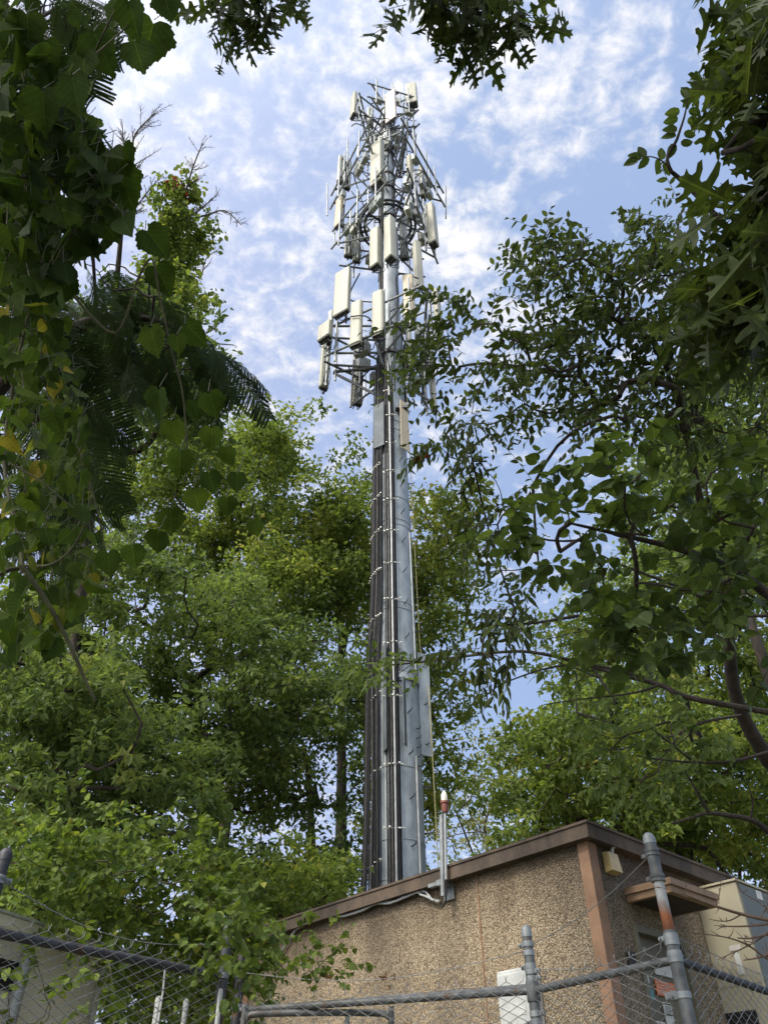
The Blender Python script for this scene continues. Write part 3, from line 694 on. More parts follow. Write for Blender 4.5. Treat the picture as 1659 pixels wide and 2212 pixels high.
pm = atz(1151, 2140, ZR); pm = pm; pr = atz(1459, 2073, ZR); pq = atz(1659, 2143, ZR); pg = atz(512, 2183, ZR)
dq = unit(pq - pr); pend = pr + dq * 2.9
PM = V3((pm[0], pm[1], 0)); PR = V3((pr[0], pr[1], 0)); PG = V3((pg[0], pg[1], 0)); PE = V3((pend[0], pend[1], 0))
ztm = float(ath(1148, 2020, math.hypot(*pm[:2]))[2]); ztr = float(ath(1392, 1820, math.hypot(*pr[:2]))[2]); print('post tops', ztm, ztr)
# right hand section, from the capped post to the corner post
fr = thing('chain_link_fence', 'short chain link fence section between the two capped grey posts', 'fence', (PM+PR)/2, 'chain link fence sections around the compound')
dm = unit(PR - PM)
post(PM, ztm, .031, fr, [(ztm-.05, -dm), (ztm-.10, None), (ztm-.17, -dm), (ztm-.20, dm), (ZR+.06, dm), (ZR-.12, dm), (ZR-.16, -dm)])
MB().lathe(V3((PM[0], PM[1], ZR)), [(.036,-.06),(.040,-.055),(.040,.045),(.036,.05)], 16).build('rail_boss', M['pipe'], fr, True)
MB().tube([PM + UP*ZR + dm*.03, PR + UP*ZR - dm*.03], .021, 14).build('top_rail', M['pipe'], fr, True)
chain(PM + dm*.04, PR - dm*.04, ZR, fr)
barbed(PM + UP*(ztm-.06), PR + UP*(ztr-.06), fr, .05); barbed(PM + UP*(ztm-.18), PR + UP*(ZR+.10), fr, .06)
# side section, from the rusting corner post to the right
fs = thing('chain_link_fence', 'chain link fence section running off to the right from the rusted corner post', 'fence', (PR+PE)/2, 'chain link fence sections around the compound')
dsd = unit(PE - PR)
p_ = post(PR, ZR + .135, .033, fs, [(ZR+.105, -dm), (ZR+.08, None), (ZR+.025, dsd), (ZR+.0, None), (ZR-.16, -dm)], False)
MB().tube([PR + UP*(ZR+.10), PR + UP*(ztr-.16)], .0285, 16).build('extension_pipe', M['rust'], p_, True)
MB().tube([PR + UP*(ztr-.20), PR + UP*ztr], .033, 16).build('sleeve', M['pipe'], p_, True)
MB().lathe(PR + UP*(ztr-.01), [(.035,0),(.035,.03),(.03,.045),(.018,.058),(.003,.063)], 16).build('cap', M['galv'], p_, True)
for z, d in ((ztr-.05, None), (ztr-.065, -dm), (ztr-.185, -dm), (ztr-.20, None)):
    m = MB(); m.lathe(PR + UP*z, [(.034,-.014),(.039,-.012),(.039,.012),(.034,.014)], 16)
    if d is not None: m.box(PR + UP*z + d*.05, (.05, .012, .024), V3((d, np.cross(UP, d), UP)), .003)
    m.build('band', M['pipe'], p_, True)
MB().box(PR + UP*(ZR-.15) - dm*.06, (.10, .014, .035), V3((dm, np.cross(UP, dm), UP)), .004).build('tension_lug', M['galv'], p_)
MB().tube([PR + UP*ZR + dsd*.03, PE + UP*ZR], .021, 14).build('top_rail', M['rail_dark'], fs, True)
chain(PR + dsd*.05, PE, ZR, fs, mat='galv'); barbed(PR + UP*(ZR+.12), PE + UP*(ZR+.16), fs, .05)
post(PE, 2.75, .031, fs)
# front section behind the vines, left of the capped post
ff = thing('chain_link_fence', 'long chain link fence section with doubled top rail left of the capped post', 'fence', (PG+PM)/2, 'chain link fence sections around the compound')
dg = unit(PM - PG)
post(PG, 2.76, .032, ff, [(ZR+.02, dg), (2.68, None)], mat='rail_dark')
MB().tube([PG + UP*(ZR) + dg*.03, PM + UP*ZR - dg*.03], .021, 14).build('top_rail', M['pipe'], ff, True)
bk = V3((-dg[1], dg[0], 0)); bk = bk if bk[1] > 0 else -bk
MB().tube([PM - dg*1.55 + UP*(ZR+.012) + bk*.055, PM - dg*.03 + UP*(ZR+.025) + bk*.035], .018, 12).build('spare_rail', M['pipe'], ff, True)
chain(PG + dg*.04, PM - dg*.04, ZR, ff)
barbed(PG + UP*2.70, PM + UP*(ztm-.08), ff, .10)
# leaf of a gate standing just behind it
g0 = atz(526, 2206, 2.40) ; g1 = atz(846, 2176, 2.47); zg = 2.44
GA = V3((g0[0], g0[1], 0)); GB = V3((g1[0], g1[1], 0)); gd = unit(GB-GA)
gt = thing('chain_link_gate', 'light grey tubular gate leaf with rounded corner behind the long fence section', 'gate', (GA+GB)/2 + UP*.5)
pp = [GA + UP*.6, GA + UP*(zg-.12), GA + UP*(zg-.03) + gd*.03, GA + UP*zg + gd*.12, GB + UP*zg - gd*.12, GB + UP*(zg-.03) - gd*.03, GB + UP*(zg-.12), GB + UP*.6]
MB().tube(smooth_path(pp, 3), .020, 12).build('frame', M['pipe'], gt, True)
MB().tube([GA + (GB-GA)*.70 + UP*.6, GA + (GB-GA)*.70 + UP*(zg-.02)], .016, 10).build('upright', M['galv'], gt, True)
chain(GA + gd*.03, GB - gd*.03, zg - .06, gt, off=.0, top=0.)
# left section nearer the camera
ZL = 2.60
pa_ = atz(0, 2017, ZL); pb_ = atz(474, 2107, ZL); da = unit((pb_-pa_)*V3((1,1,0)))
LA = V3((pa_[0], pa_[1], 0)) - da*.9; LB = V3((pb_[0], pb_[1], 0)); LP = V3((pa_[0], pa_[1], 0)) - da*.09
fl = thing('chain_link_fence', 'chain link fence section with thick dark top rail at the lower left', 'fence', (LA+LB)/2, 'chain link fence sections around the compound')
MB().tube([LA + UP*ZL, LB + UP*ZL], .025, 14).build('top_rail', M['rail_dark'], fl, True)
ztl = float(ath(11, 1856, math.hypot(LP[0], LP[1]))[2])
post(LP, ztl, .034, fl, [(ztl-.10, da), (ztl-.11, None)], mat='rail_dark'); post(LB + da*.03, 2.84, .032, fl, [(ZL, -da)], mat='rail_dark')
chain(LA, LB, ZL, fl, off=.035); barbed(LP + UP*(ztl-.10), LB + UP*2.78, fl, .12)

# small pale building seen through the left fence
e1 = atz(242, 2056, 3.10); e0 = atz(120, 2018, 3.10); ed = unit((e0-e1)*V3((1,1,0))); en = V3((ed[1], -ed[0], 0)); en = en if en[1] < 0 else -en
K1 = V3((e1[0], e1[1], 0)); AX_S = V3((ed, en, UP)); KL = 3.4
hut = thing('equipment_hut', 'small pale rendered hut behind the chain link at the lower left', 'building', K1 + ed*KL/2 - en*1. + UP*.4)
def hp(s, z, o=0.): return K1 + ed*s + en*o + UP*z
MB().box(hp(KL/2 + .06, 1.70, -1.0), (KL, 2.0, 2.62), AX_S).build('wall', M['pale_wall'], hut)
hr = MB().box(hp(KL/2, 3.06, -.98), (KL + .16, 2.16, .09), AX_S, .01).build('roof', M['pale_wall'], hut)
MB().box(hp(KL/2, 3.112, -.98), (KL + .18, 2.18, .018), AX_S).build('roof_sheet', M['white'], hr)
q0 = atplane(60, 2086, hp(0,0,.0), en); q1 = atplane(-40, 2128, hp(0,0,0), en); a0 = float(np.dot(q0-K1, ed)); a1 = float(np.dot(q1-K1, ed)); zz0, zz1 = float(q0[2]), float(q1[2])
MB().box(hp((a0+a1)/2, (zz0+zz1)/2, .01), (abs(a1-a0), .02, abs(zz1-zz0)), AX_S).build('vent_opening', M['louver'], hut)
q0 = atplane(64, 2052, hp(0,0,.05), en); a0 = float(np.dot(q0-K1, ed))
MB().tube([hp(a0, 2.95, .05), hp(a0, .6, .05)], .045, 12).build('downpipe', M['cable_light'], hut, True)
MB().tube([hp(.1, 2.95, .03), hp(.1, .6, .03)], .022, 10).build('conduit', M['white'], hut, True)
# white pipe stubs standing beyond the fence
for (x, y, r, lab) in ((343, 2166, .022, 'white pipe stub standing in the weeds behind the left fence'), (476, 2152, .014, 'white capped pipe standing just left of the dark gate post'), (402, 2172, .018, 'grey white pipe standing between the weeds left of the capped pipe')):
    p = ath(x, y, 6.3 if x != 476 else 5.45); t = thing('vent_pipe', lab, 'pipe', (p[0], p[1], .4))
    MB().tube([(p[0], p[1], .35), (p[0], p[1], p[2])], r, 14).build('pipe', M['white'], t, True)
    MB().lathe(V3((p[0], p[1], p[2]-.03)), [(r*1.12,0),(r*1.12,.05),(r*.8,.065),(.004,.07)], 14).build('cap', M['white'], t, True)
p0 = ath(353, 2140, 6.2); p1 = ath(359, 2074, 6.2); t = thing('marker_rod', 'thin white rod standing beside the white pipe stub', 'rod', (p0[0], p0[1], .4))
MB().tube([(p0[0], p0[1], .4), p0, p1], .007, 8).build('rod', M['white'], t, True)

# ------------------------------------------------------------------ monopole tower
TX, TY = 0.196, 13.10
TZ0 = float(ground_z(TX, TY)) - .05
tower = thing('cell_tower', 'tall galvanised steel cell tower with tiers of cream antennas rising behind the shelter', 'cell tower', (TX, TY, TZ0))
def prad(z): return .415 - max(0, z - 8.7) * .0091 if z > 8.7 else .425 + (8.7 - z) * .004
HD = unit(V3((TX, TY, 0)))              # plan direction from the road side to the tower
SD = V3((HD[1], -HD[0], 0))             # to the right as seen from the fence
def pol(phi, r, z):                      # phi 0 = facing the fence, + to the right
    return V3((TX, TY, 0)) - HD * r * math.cos(phi) + SD * r * math.sin(phi) + UP * z
zs = np.linspace(8.6, 34.2, 40)
MB().lathe((TX, TY, 0), [(prad(z), z) for z in zs] + [(.10, 34.35), (.004, 34.4)], 36).build('pole', M['pole'], tower, True)
zs = np.linspace(TZ0, 8.72, 12)
m = MB(); m.lathe((TX, TY, 0), [(prad(z), z) for z in zs], 36, False); m.lathe((TX, TY, 0), [(prad(8.7), 8.72), (prad(8.7) + .035, 8.715), (prad(8.7)+.035, 8.60), (prad(8.7), 8.59)], 36)
m.build('base_sleeve', M['pole'], tower, True)
for z in (5.15, 5.75, 6.95, 10.15, 10.3, 12.3, 12.45, 13.1, 15.3):     # banding straps round the shaft
    MB().lathe((TX, TY, z), [(prad(z)+.003, 0), (prad(z)+.010, .004), (prad(z)+.010, .016), (prad(z)+.003, .02)], 36, False).build('strap_band', M['cable_light'], tower, True)
for z in (8.75, 15.6, 22.6):
    MB().lathe((TX, TY, z), [(prad(z)+.002, 0), (prad(z)+.012, .01), (prad(z)+.012, .05), (prad(z)+.002, .06)], 36, False).build('slip_joint', M['pole'], tower, True)

# feed lines: a broad bundle on the left face, a narrow one in the middle
def cable(pts, r, mat, name='cable'): return MB().tube(smooth_path(pts, 3), r, 6, False).build(name, M[mat], tower, True)
zk = np.array([1.2, 4.3, 5.3, 6.8, 8.7, 10.5, 12.5, 14.5, 16.2, 17.8])
for i in range(15):
    phi0 = -1.26 + i * .050 + random.uniform(-.02, .02); lay = random.choice((0, .03, .05)) + random.uniform(0, .02); mat = random.choice(['black', 'black', 'black', 'cable_grey'])
    pts = []
    for z in zk:
        sp = 1.0 if z > 5.6 else 1.0 + (5.6 - z) * .10
        ph = phi0 * 1.0 + random.uniform(-.03, .03); r = prad(z) + .05 + lay + (max(0, 5.6 - z) * .03)
        p = pol(ph, r, z); p = p + SD * ((sp - 1) * (i - 9) * .045 - (.05 if z < 9 else 0)); pts.append(p)
    if i % 3 == 0: pts = pts[:-2]
    cable(pts, random.uniform(.011, .021), mat)
for i in range(9):
    off = -.150 + i * .027; mat = 'cable_light' if i in (5,) else ('cable_grey' if i in (1, 3) else 'black'); pts = []
    for z in zk[:-1]:
        r = prad(z) + .055 + (i % 2) * .022; k_ = .10 * (12.5 - z) / 8
        pts.append(V3((TX, TY, z)) + SD * (off - .02 + random.uniform(-.004, .004)) - HD * math.sqrt(max(.01, r*r - off*off)))
    pts.append(pts[-1] + V3((0, 0, 1.6)) + SD * random.uniform(-.05, .05))
    cable(pts, .020 if i == 5 else random.uniform(.012, .016), mat)
# hanger rows on both bundles
def hanger_row(z, phis, rr, drop=0.):
    m = MB()
    for k_, ph in enumerate(phis):
        if random.random() < .12: continue
        ph = ph + random.uniform(-.02, .02)
        p = pol(ph, prad(z) + rr, z + drop * k_ + random.uniform(-.02, .02)); n = unit(p - V3((TX, TY, p[2]))); t = np.cross(UP, n); m.box(p, (.034, .03, random.uniform(.022, .036)), V3((t, n, UP)), .006)
    a = [pol(ph, prad(z) + rr - .035, z + drop * k_) for k_, ph in enumerate(phis)]; m.tube(a, .010, 5)
    m.build('cable_hanger', M['bright_clip'], tower)
for z in (5.28, 6.75, 8.15, 9.85, 10.95, 12.0, 13.0, 14.0, 15.1): hanger_row(z, np.linspace(-1.36, -.52, 9), .125, .018)
for z in (5.9, 6.95, 8.2, 9.3, 10.3, 11.2, 12.05, 12.95, 13.8, 14.75, 15.7, 16.6): hanger_row(z, np.linspace(-.40, .22, 5), .10)
# climbing pegs (bent step bolts)
for (ph0, za_, zb_, st) in ((.50, 4.9, 17.5, .80), (1.42, 5.2, 20.0, .80)):
    z = za_
    while z < zb_:
        r = prad(z); p = pol(ph0, r - .01, z); n = unit(p - V3((TX, TY, z)))
        MB().tube([p, p + n*.13, p + n*.15 + UP*.015, p + n*.155 + UP*.04], .011, 6).build('step_bolt', M['dark_steel'], tower, True); z += st * (.9 + z*.008)
for k_ in range(5):
    z = 7.0 + .17*k_; p = pol(.95, prad(z), z); n = unit(p - V3((TX, TY, z))); MB().tube([p, p + n*.09, p + n*.09 + UP*.04], .010, 6).build('step_bolt', M['dark_steel'], tower, True)
# safety line and conduits on the right edge
MB().tube([pol(1.52, prad(z) + .07 + (.12 if z < 9 else .0), z) for z in (2, 5, 8.5, 9.5, 13, 17, 21)], .009, 6).build('safety_line', plain('straw_line', (.50,.44,.20), (.40,.35,.16)), tower, True)
MB().tube([pol(.80, prad(z) + .025, z) for z in (1.5, 4, 6, 7.15)], .019, 8).build('conduit', M['cable_light'], tower, True)
MB().tube([pol(1.05, prad(z) + .02, z) for z in (8.8, 10, 12.2)], .012, 8).build('conduit', M['cable_light'], tower, True)
# flat reinforcing plates standing off the lower shaft
def plate(x0, y0, x1, y1, hoff, yaw, wdt, mat='shroud', t=.02, label=None):
    h = math.hypot(TX, TY) + hoff; a = ath((x0+x1)/2, y1, h); b = ath((x0+x1)/2, y0, h); c = (a + b) / 2; c[2] = (a[2]+b[2])/2
    yr = R_(yaw); n = -HD * math.cos(yr) + SD * math.sin(yr); t_ = np.cross(UP, n)
    return MB().box(c, (wdt, t, abs(b[2]-a[2])), V3((t_, n, UP)), .006).build('cover_plate', M[mat], tower, label=label)
plate(826, 1392, 836, 1622, -.47, -72, .16); plate(869, 1462, 879, 1610, -.50, 68, .13); plate(788, 1480, 796, 1640, -.05, -80, .22); plate(905, 1412, 931, 1634, -.05, 28, .24, 'pole')
plate(830, 1400, 872, 1470, -.43, 0, .30)
plate(807, 872, 830, 965, -.40, -28, .28, 'shroud'); plate(866, 868, 882, 972, -.38, 42, .26, 'panel_tan')
p = pol(.62, prad(16.2) + .10, 16.0); MB().box(p, (.30, .16, .10), V3((SD, -HD, UP)), .01).build('junction_box', M['dark_steel'], tower)

# antennas
def facing(az): a = R_(az); return -HD * math.cos(a) + SD * math.sin(a)
def antenna(c, hgt, wdt, dpt, az, mat='panel', back=True, label=None, pipe=True, rounded=.035, tilt=0.):
    n = facing(az); t = np.cross(UP, n); ax = V3((t, n, UP)); c = V3(c)
    a = MB().box(c, (wdt, dpt, hgt), ax, rounded).build('panel_antenna', M[mat], tower, True, label=label)
    m = MB(); m.box(c - UP*(hgt/2 + .012), (wdt*.9, dpt*.86, .03), ax, .01)
    for k_ in range(4): q = c - UP*(hgt/2 + .05) + t*wdt*(-.3 + .2*k_); m.tube([q + UP*.03, q - UP*.03], .016, 6)
    m.build('connector_plate', M['dark_steel'], a)
    if back: MB().box(c - n*(dpt/2 + .008), (wdt*.72, .02, hgt*.94), ax).build('back_plate', M['panel_back'], a)
    if pipe:
        pc = c - n*(dpt/2 + .14); m = MB(); m.tube([pc - UP*(hgt/2 + .1), pc + UP*(hgt/2 + .12)], .030, 8)
        for z in (-.36, .36): m.box(c - n*(dpt/2 + .07) + UP*hgt*z, (.10, .14, .09), ax)
        m.build('mount_pipe', M['galv'], a, True)
        # jumpers drooping from the connectors
        m = MB()
        for k_ in range(3):
            q = c - UP*(hgt/2 + .06) + t*wdt*(-.25 + .25*k_); e = pc + UP*(-hgt*.15 + random.uniform(-.2, .2)) - n*.1 + t*random.uniform(-.15, .15)
            m.tube(smooth_path([q, q - UP*random.uniform(.08, .2) + t*random.uniform(-.08, .08), (q+e)/2 - n*.1 - UP*.2 + t*random.uniform(-.15, .15), e], 4), .010, 5, False)
        m.build('jumper', M['black'], a, True)
    return a
def ant_px(x, y0, y1, hoff, wdt, dpt, az, mat='panel', **kw):
    h = math.hypot(TX, TY) + hoff; a = ath(x, y1, h); b = ath(x, y0, h); c = (a + b) / 2
    return antenna((c[0], c[1], (a[2]+b[2])/2), abs(b[2]-a[2]), wdt, dpt, az, mat, **kw)
# lowest tier
ant_px(740, 586, 680, -.65, .50, .16, -32); ant_px(703, 700, 734, -.45, .42, .18, -38); ant_px(713, 672, 742, -.30, .16, .10, -38, 'panel_back', pipe=False)
ant_px(770, 652, 748, -.95, .34, .17, -26, rounded=.08); ant_px(817, 630, 726, -1.25, .34, .17, -26, rounded=.08)
ant_px(883, 595, 690, -1.2, .30, .16, -8, 'panel_tan', rounded=.06)
ant_px(702, 742, 840, .55, .26, .13, 205); ant_px(773, 758, 874, .75, .28, .13, 200)
ant_px(934, 735, 890, .35, .20, .13, 85); ant_px(946, 628, 735, -.5, .24, .14, 60)
ant_px(884, 705, 800, .2, .26, .13, 95, 'panel_back')
# middle tier
ant_px(811, 497, 578, -1.35, .30, .20, -38); ant_px(843, 474, 562, -1.55, .28, .26, -48)
ant_px(933, 444, 530, -.15, .30, .26, 62); ant_px(903, 523, 622, -.55, .24, .16, 30)
ant_px(732, 430, 490, .2, .30, .14, -48, 'panel_tan'); ant_px(754, 498, 555, .75, .30, .14, 190, 'panel_back'); ant_px(771, 500, 566, .80, .26, .13, 195)
ant_px(872, 480, 560, .7, .28, .14, 180, 'panel_back')
# upper tier
ant_px(815, 312, 400, -1.3, .46, .24, -40); ant_px(887, 338, 402, -.45, .22, .16, 40); ant_px(912, 364, 428, .15, .30, .14, 70)
ant_px(737, 340, 395, .35, .28, .14, 215, 'panel_back'); ant_px(750, 352, 408, .55, .28, .14, 210, 'panel_back')
# top tier
ant_px(764, 205, 252, -.2, .34, .16, -60); ant_px(844, 200, 262, -1.0, .46, .12, -34, 'panel_pink'); ant_px(889, 186, 228, -.35, .44, .30, -12)
ant_px(800, 236, 276, .6, .28, .14, 200, 'panel_back')
# radio units strapped behind the antennas
def radio(c, az, sx=.30, sy=.16, sz=.42):
    n = facing(az); t = np.cross(UP, n); ax = V3((t, n, UP)); c = V3(c)
    b = MB().box(c, (sx, sy, sz), ax, .02).build('radio_unit', M[random.choice(['grey_box', 'grey_box', 'panel_back'])], tower)
    m = MB()
    for k_ in range(5): m.box(c + n*(sy/2 + .012) + t*sx*(-.36 + .18*k_), (.012, .03, sz*.86), ax)
    m.build('cooling_fins', M['grey_box'], b)
def tier(z0, z1, az0, R, wd, npipe, sweep=(0, 120, 240), rail=.034, radios=2, arm=True):
    C0 = V3((TX, TY, 0))
    for sgn, a in enumerate(sweep):
        n = facing(az0 + a); t = np.cross(UP, n); m = MB()
        for z in (z0, z1): m.tube([C0 + n*R - t*wd/2 + UP*z, C0 + n*R + t*wd/2 + UP*z], rail, 8)
        for k_ in range(2):
            m.tube([C0 + n*R*.98 + t*wd*(-.16 + .32*k_) + UP*z0, C0 + n*R*.98 + t*wd*(-.16 + .32*k_) + UP*z1], .028, 6)
        if arm:
            for z in (z0, z1):
                for s_ in (-.42, .42): m.tube([C0 + n*prad(z)*.9 + UP*z, C0 + n*R + t*wd*s_ + UP*z], .036, 6)
            m.tube([C0 + n*prad(z0) + UP*(z0-.75), C0 + n*R*.96 + UP*z0], .032, 6)
        fr_ = m.build('sector_frame', M['mid_steel'] if sgn else M['galv'], tower, True)
        for k_ in range(npipe):
            s_ = -.5 + (k_ + .5)/npipe if npipe > 1 else 0; s_ *= .98
            q = C0 + n*(R + .06) + t*wd*s_; MB().tube([q + UP*(z0-.5), q + UP*(z1+.55)], .028, 8).build('mount_pipe', M['galv'], fr_, True)
        for k_ in range(radios):
            q = C0 + n*(R - random.uniform(.2, .35)) + t*wd*random.uniform(-.38, .38) + UP*random.uniform(z0 - .1, z1 + .2); radio(q, az0 + a + random.choice((0, 180)))
    for z in (z0, z1):
        MB().lathe((TX, TY, z-.07), [(prad(z)+.004, 0), (prad(z)+.05, .01), (prad(z)+.05, .13), (prad(z)+.004, .14)], 20, False).build('collar', M['dark_steel'], tower, True)
tier(18.35, 19.55, -27, .95, 3.0, 4, radios=4)
tier(24.6, 25.7, -50, 1.2, 2.9, 3, radios=5)
tier(27.7, 28.7, -60, 1.45, 3.1, 2, radios=5)
tier(33.0, 34.3, 17, .85, 2.0, 3, radios=4)
tier(30.4, 31.0, -20, .62, 1.5, 2, radios=2)
# circular service ring
zr_ = 25.35; m = MB()
for rr in (.76, .90): m.tube([V3((TX, TY, zr_)) + rr*(SD*math.cos(a) - HD*math.sin(a)) for a in np.linspace(0, 2*math.pi, 49)], .045, 8, False)
for a in np.linspace(0, 2*math.pi, 25)[:-1]: m.tube([V3((TX, TY, zr_)) + r2*(SD*math.cos(a) - HD*math.sin(a)) for r2 in (.76, .90)], .018, 5)
for a in (.6, 2.5, 3.9, 5.5): m.tube([V3((TX, TY, zr_)) + r2*(SD*math.cos(a) - HD*math.sin(a)) for r2 in (.25, .8)], .04, 6)
m.build('platform_ring', M['dark_steel'], tower, True)
# triangular support pieces under the lowest tier, seen against the sky
for a_, sgn in ((-100, -1), (95, 1)):
    n = facing(a_); t = np.cross(UP, n); C0 = V3((TX, TY, 0)); m = MB()
    m.tube([C0 + n*.35 + UP*18.1, C0 + n*1.55 + UP*18.25], .045, 6); m.tube([C0 + n*.35 + UP*17.0, C0 + n*1.55 + UP*18.2], .04, 6); m.tube([C0 + n*1.05 + UP*16.7, C0 + n*1.0 + UP*18.6], .032, 6); m.tube([C0 + n*.38 + UP*17.3, C0 + n*1.05 + UP*16.75], .03, 6)
    m.build('support_arm', M['dark_steel'], tower, True)
# side dipoles on the long bars of the upper tier and other upright whips
for (x, y0, y1, hoff, r) in ((707, 397, 466, .9, .026), (963, 402, 472, .9, .026), (921, 327, 396, .1, .026), (751, 302, 390, .35, .030), (815, 176, 230, -.3, .026), (850, 188, 215, -.9, .03), (723, 480, 528, .5, .024), (872, 205, 300, -.3, .034), (880, 215, 300, -.35, .03)):
    h = math.hypot(TX, TY) + hoff; MB().tube([ath(x, y1, h), ath(x, y0, h)], r, 8).build('whip_antenna', M['galv'], tower, True)
# bundles of cable tangled around the upper shaft
for k_ in range(54):
    z = random.choice((18.6, 19.2, 20.5, 24.8, 25.4, 26.3, 27.9, 28.4, 29.6, 31.0, 33.2, 33.8)) + random.uniform(-.4, .4); ph = random.uniform(-2.4, 2.4); r = prad(z) + .06
    a = pol(ph, r, z - random.uniform(.5, 2.5)); b = pol(ph + random.uniform(-.4, .4), r, z); rr = random.uniform(.6, 1.3); c = pol(ph + random.uniform(-.6, .6), rr, z + random.uniform(-.35, .1)); d = pol(ph + random.uniform(-.7, .7), rr + .2, z + random.uniform(-.2, .5))
    MB().tube(smooth_path([a, b, c, d], 5), random.uniform(.012, .022), 5, False).build('feeder_cable', M[random.choice(['black', 'black', 'cable_grey'])], tower, True)
for k_ in range(3):
    ph = -1.0 + k_*.17; MB().tube([pol(ph + random.uniform(-.05,.05), prad(z)+.03, z) for z in (17, 19, 21, 23, 25, 27.5, 30, 33)], .022, 6, False).build('feeder_cable', M['cable_grey'], tower, True)

# ------------------------------------------------------------------ vegetation
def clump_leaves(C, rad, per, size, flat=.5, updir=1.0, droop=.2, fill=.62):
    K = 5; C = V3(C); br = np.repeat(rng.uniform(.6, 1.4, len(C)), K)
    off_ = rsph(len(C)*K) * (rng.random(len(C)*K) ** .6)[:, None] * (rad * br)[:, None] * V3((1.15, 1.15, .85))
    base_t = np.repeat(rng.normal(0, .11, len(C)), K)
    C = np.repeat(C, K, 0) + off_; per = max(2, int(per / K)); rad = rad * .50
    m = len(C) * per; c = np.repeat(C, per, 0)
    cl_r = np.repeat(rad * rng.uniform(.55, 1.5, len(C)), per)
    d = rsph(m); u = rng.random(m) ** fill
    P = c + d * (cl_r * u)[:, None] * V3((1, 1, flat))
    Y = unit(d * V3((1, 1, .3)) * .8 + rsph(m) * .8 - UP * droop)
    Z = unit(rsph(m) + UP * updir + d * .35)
    sz = size * rng.uniform(.55, 1.35, m)
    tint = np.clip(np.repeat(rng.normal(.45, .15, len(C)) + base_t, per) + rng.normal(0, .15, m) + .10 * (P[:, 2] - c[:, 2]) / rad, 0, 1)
    return P, Y, Z, sz, tint

def poly_nodes(parts, jit=0.):
    out = []
    for (poly, d0, d1, n) in parts:
        q = spread(poly, n, 6) + rng.normal(0, jit, (n, 2)); dd = rng.uniform(d0, d1, n)
        out += [at(x, y, d) for (x, y), d in zip(q, dd)]
    return np.array(out)

def trunk_line(xy, top, r0, lean=(0, 0), n=9):
    z0 = float(ground_z(*xy)) - .1; P = []; ph = rng.random(2) * 6
    for i in range(n):
        t = i / (n - 1); P.append((xy[0] + lean[0]*t + .12*math.sin(3*t + ph[0])*t*r0*8, xy[1] + lean[1]*t + .12*math.sin(2.6*t + ph[1])*t*r0*8, z0 + (top - z0) * t))
    return V3(P)

def crown_tree(name, label, parts, xy, top, r0, rad, per, size, mat, bark='bark', tpl=T_FAR, group=None, lean=(0,0), rtip=.012, shade=None, trunk=None, wander=.10, updir=1.0):
    nd = poly_nodes(parts, 22.)
    T = trunk_line(xy, top, r0, lean) if trunk is None else V3(trunk)
    t = thing(name, label, 'tree', (T[0][0], T[0][1], T[0][2] + .1), group)
    P0, P1, a, b, nt_ = skeleton(nd, T, rtip, wander)
    k = nt_; tr = np.linspace(r0, r0*.35, len(T))
    MB().tube(T, tr, 12).build('trunk', M[bark], t, True)
    build_sticks('limb', P0[k:], P1[k:], np.minimum(a[k:], r0*.6), np.minimum(b[k:], r0*.6), M[bark], t, 5)
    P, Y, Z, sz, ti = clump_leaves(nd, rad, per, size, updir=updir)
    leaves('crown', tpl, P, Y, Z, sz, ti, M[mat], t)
    return t
def plan(x, y, d): p = at(x, y, d); return (p[0], p[1])
TG = 'trees around the tower compound'
crown_tree('maple_tree', 'tall tree with sunlit yellow green top left of the tower', [
    ([(440,960),(520,915),(595,935),(630,1010),(650,1080),(630,1190),(540,1280),(420,1270),(250,1150),(200,990),(310,935)], 22, 26, 105),
    ([(560,930),(605,930),(625,990),(560,1000)], 20, 22, 8)], plan(500, 1700, 23), 19, .26, .92, 290, .145, 'l_tall')
crown_tree('maple_tree', 'tree with rounded crown touching the left edge of the tower shaft', [
    ([(640,1110),(690,1055),(760,1045),(800,1075),(808,1250),(780,1320),(700,1280),(640,1330),(560,1380),(520,1300)], 19, 23, 85)], plan(735, 1750, 21.5), 16, .24, .92, 290, .145, 'l_tall')
crown_tree('ash_tree', 'darker green tree filling the middle of the left treeline', [
    ([(160,1150),(420,1220),(560,1320),(690,1380),(720,1500),(640,1640),(560,1800),(420,1760),(250,1650),(120,1480),(60,1300)], 14, 18, 150)], plan(540, 1700, 17), 10.5, .20, .72, 215, .135, 'l_mid', lean=(-1.2, -1))
crown_tree('ash_tree', 'dark leafy tree close behind the left of the tower foot', [
    ([(480,1480),(690,1420),(800,1450),(800,1620),(700,1600),(650,1640),(690,1720),(560,1720),(460,1650)], 15, 19, 62),
    ([(600,1740),(790,1690),(800,1900),(640,1940),(420,1880),(480,1760)], 15, 19, 36)], plan(722, 1850, 18), 9.5, .19, .70, 125, .135, 'l_dark', lean=(-.8, -.5))
crown_tree('elm_tree', 'leafy green tree above the vines at the lower left', [
    ([(-60,1300),(160,1380),(320,1520),(450,1640),(430,1800),(300,1870),(-60,1900)], 9, 13, 150)], plan(150, 1900, 12), 7., .16, .52, 200, .105, 'l_mid', tpl=T_ELM)
crown_tree('poplar_tree', 'golden green tree standing directly behind the tower shaft', [
    ([(885,1085),(945,1095),(1000,1085),(1000,1200),(990,1340),(945,1440),(970,1540),(945,1680),(930,1800),(800,1850),(780,1330)], 20, 25, 105),
    ([(975,1070),(1000,1065),(1005,1130),(970,1120)], 21, 23, 3)], plan(880, 1800, 23), 16, .22, .82, 190, .165, 'l_gold')
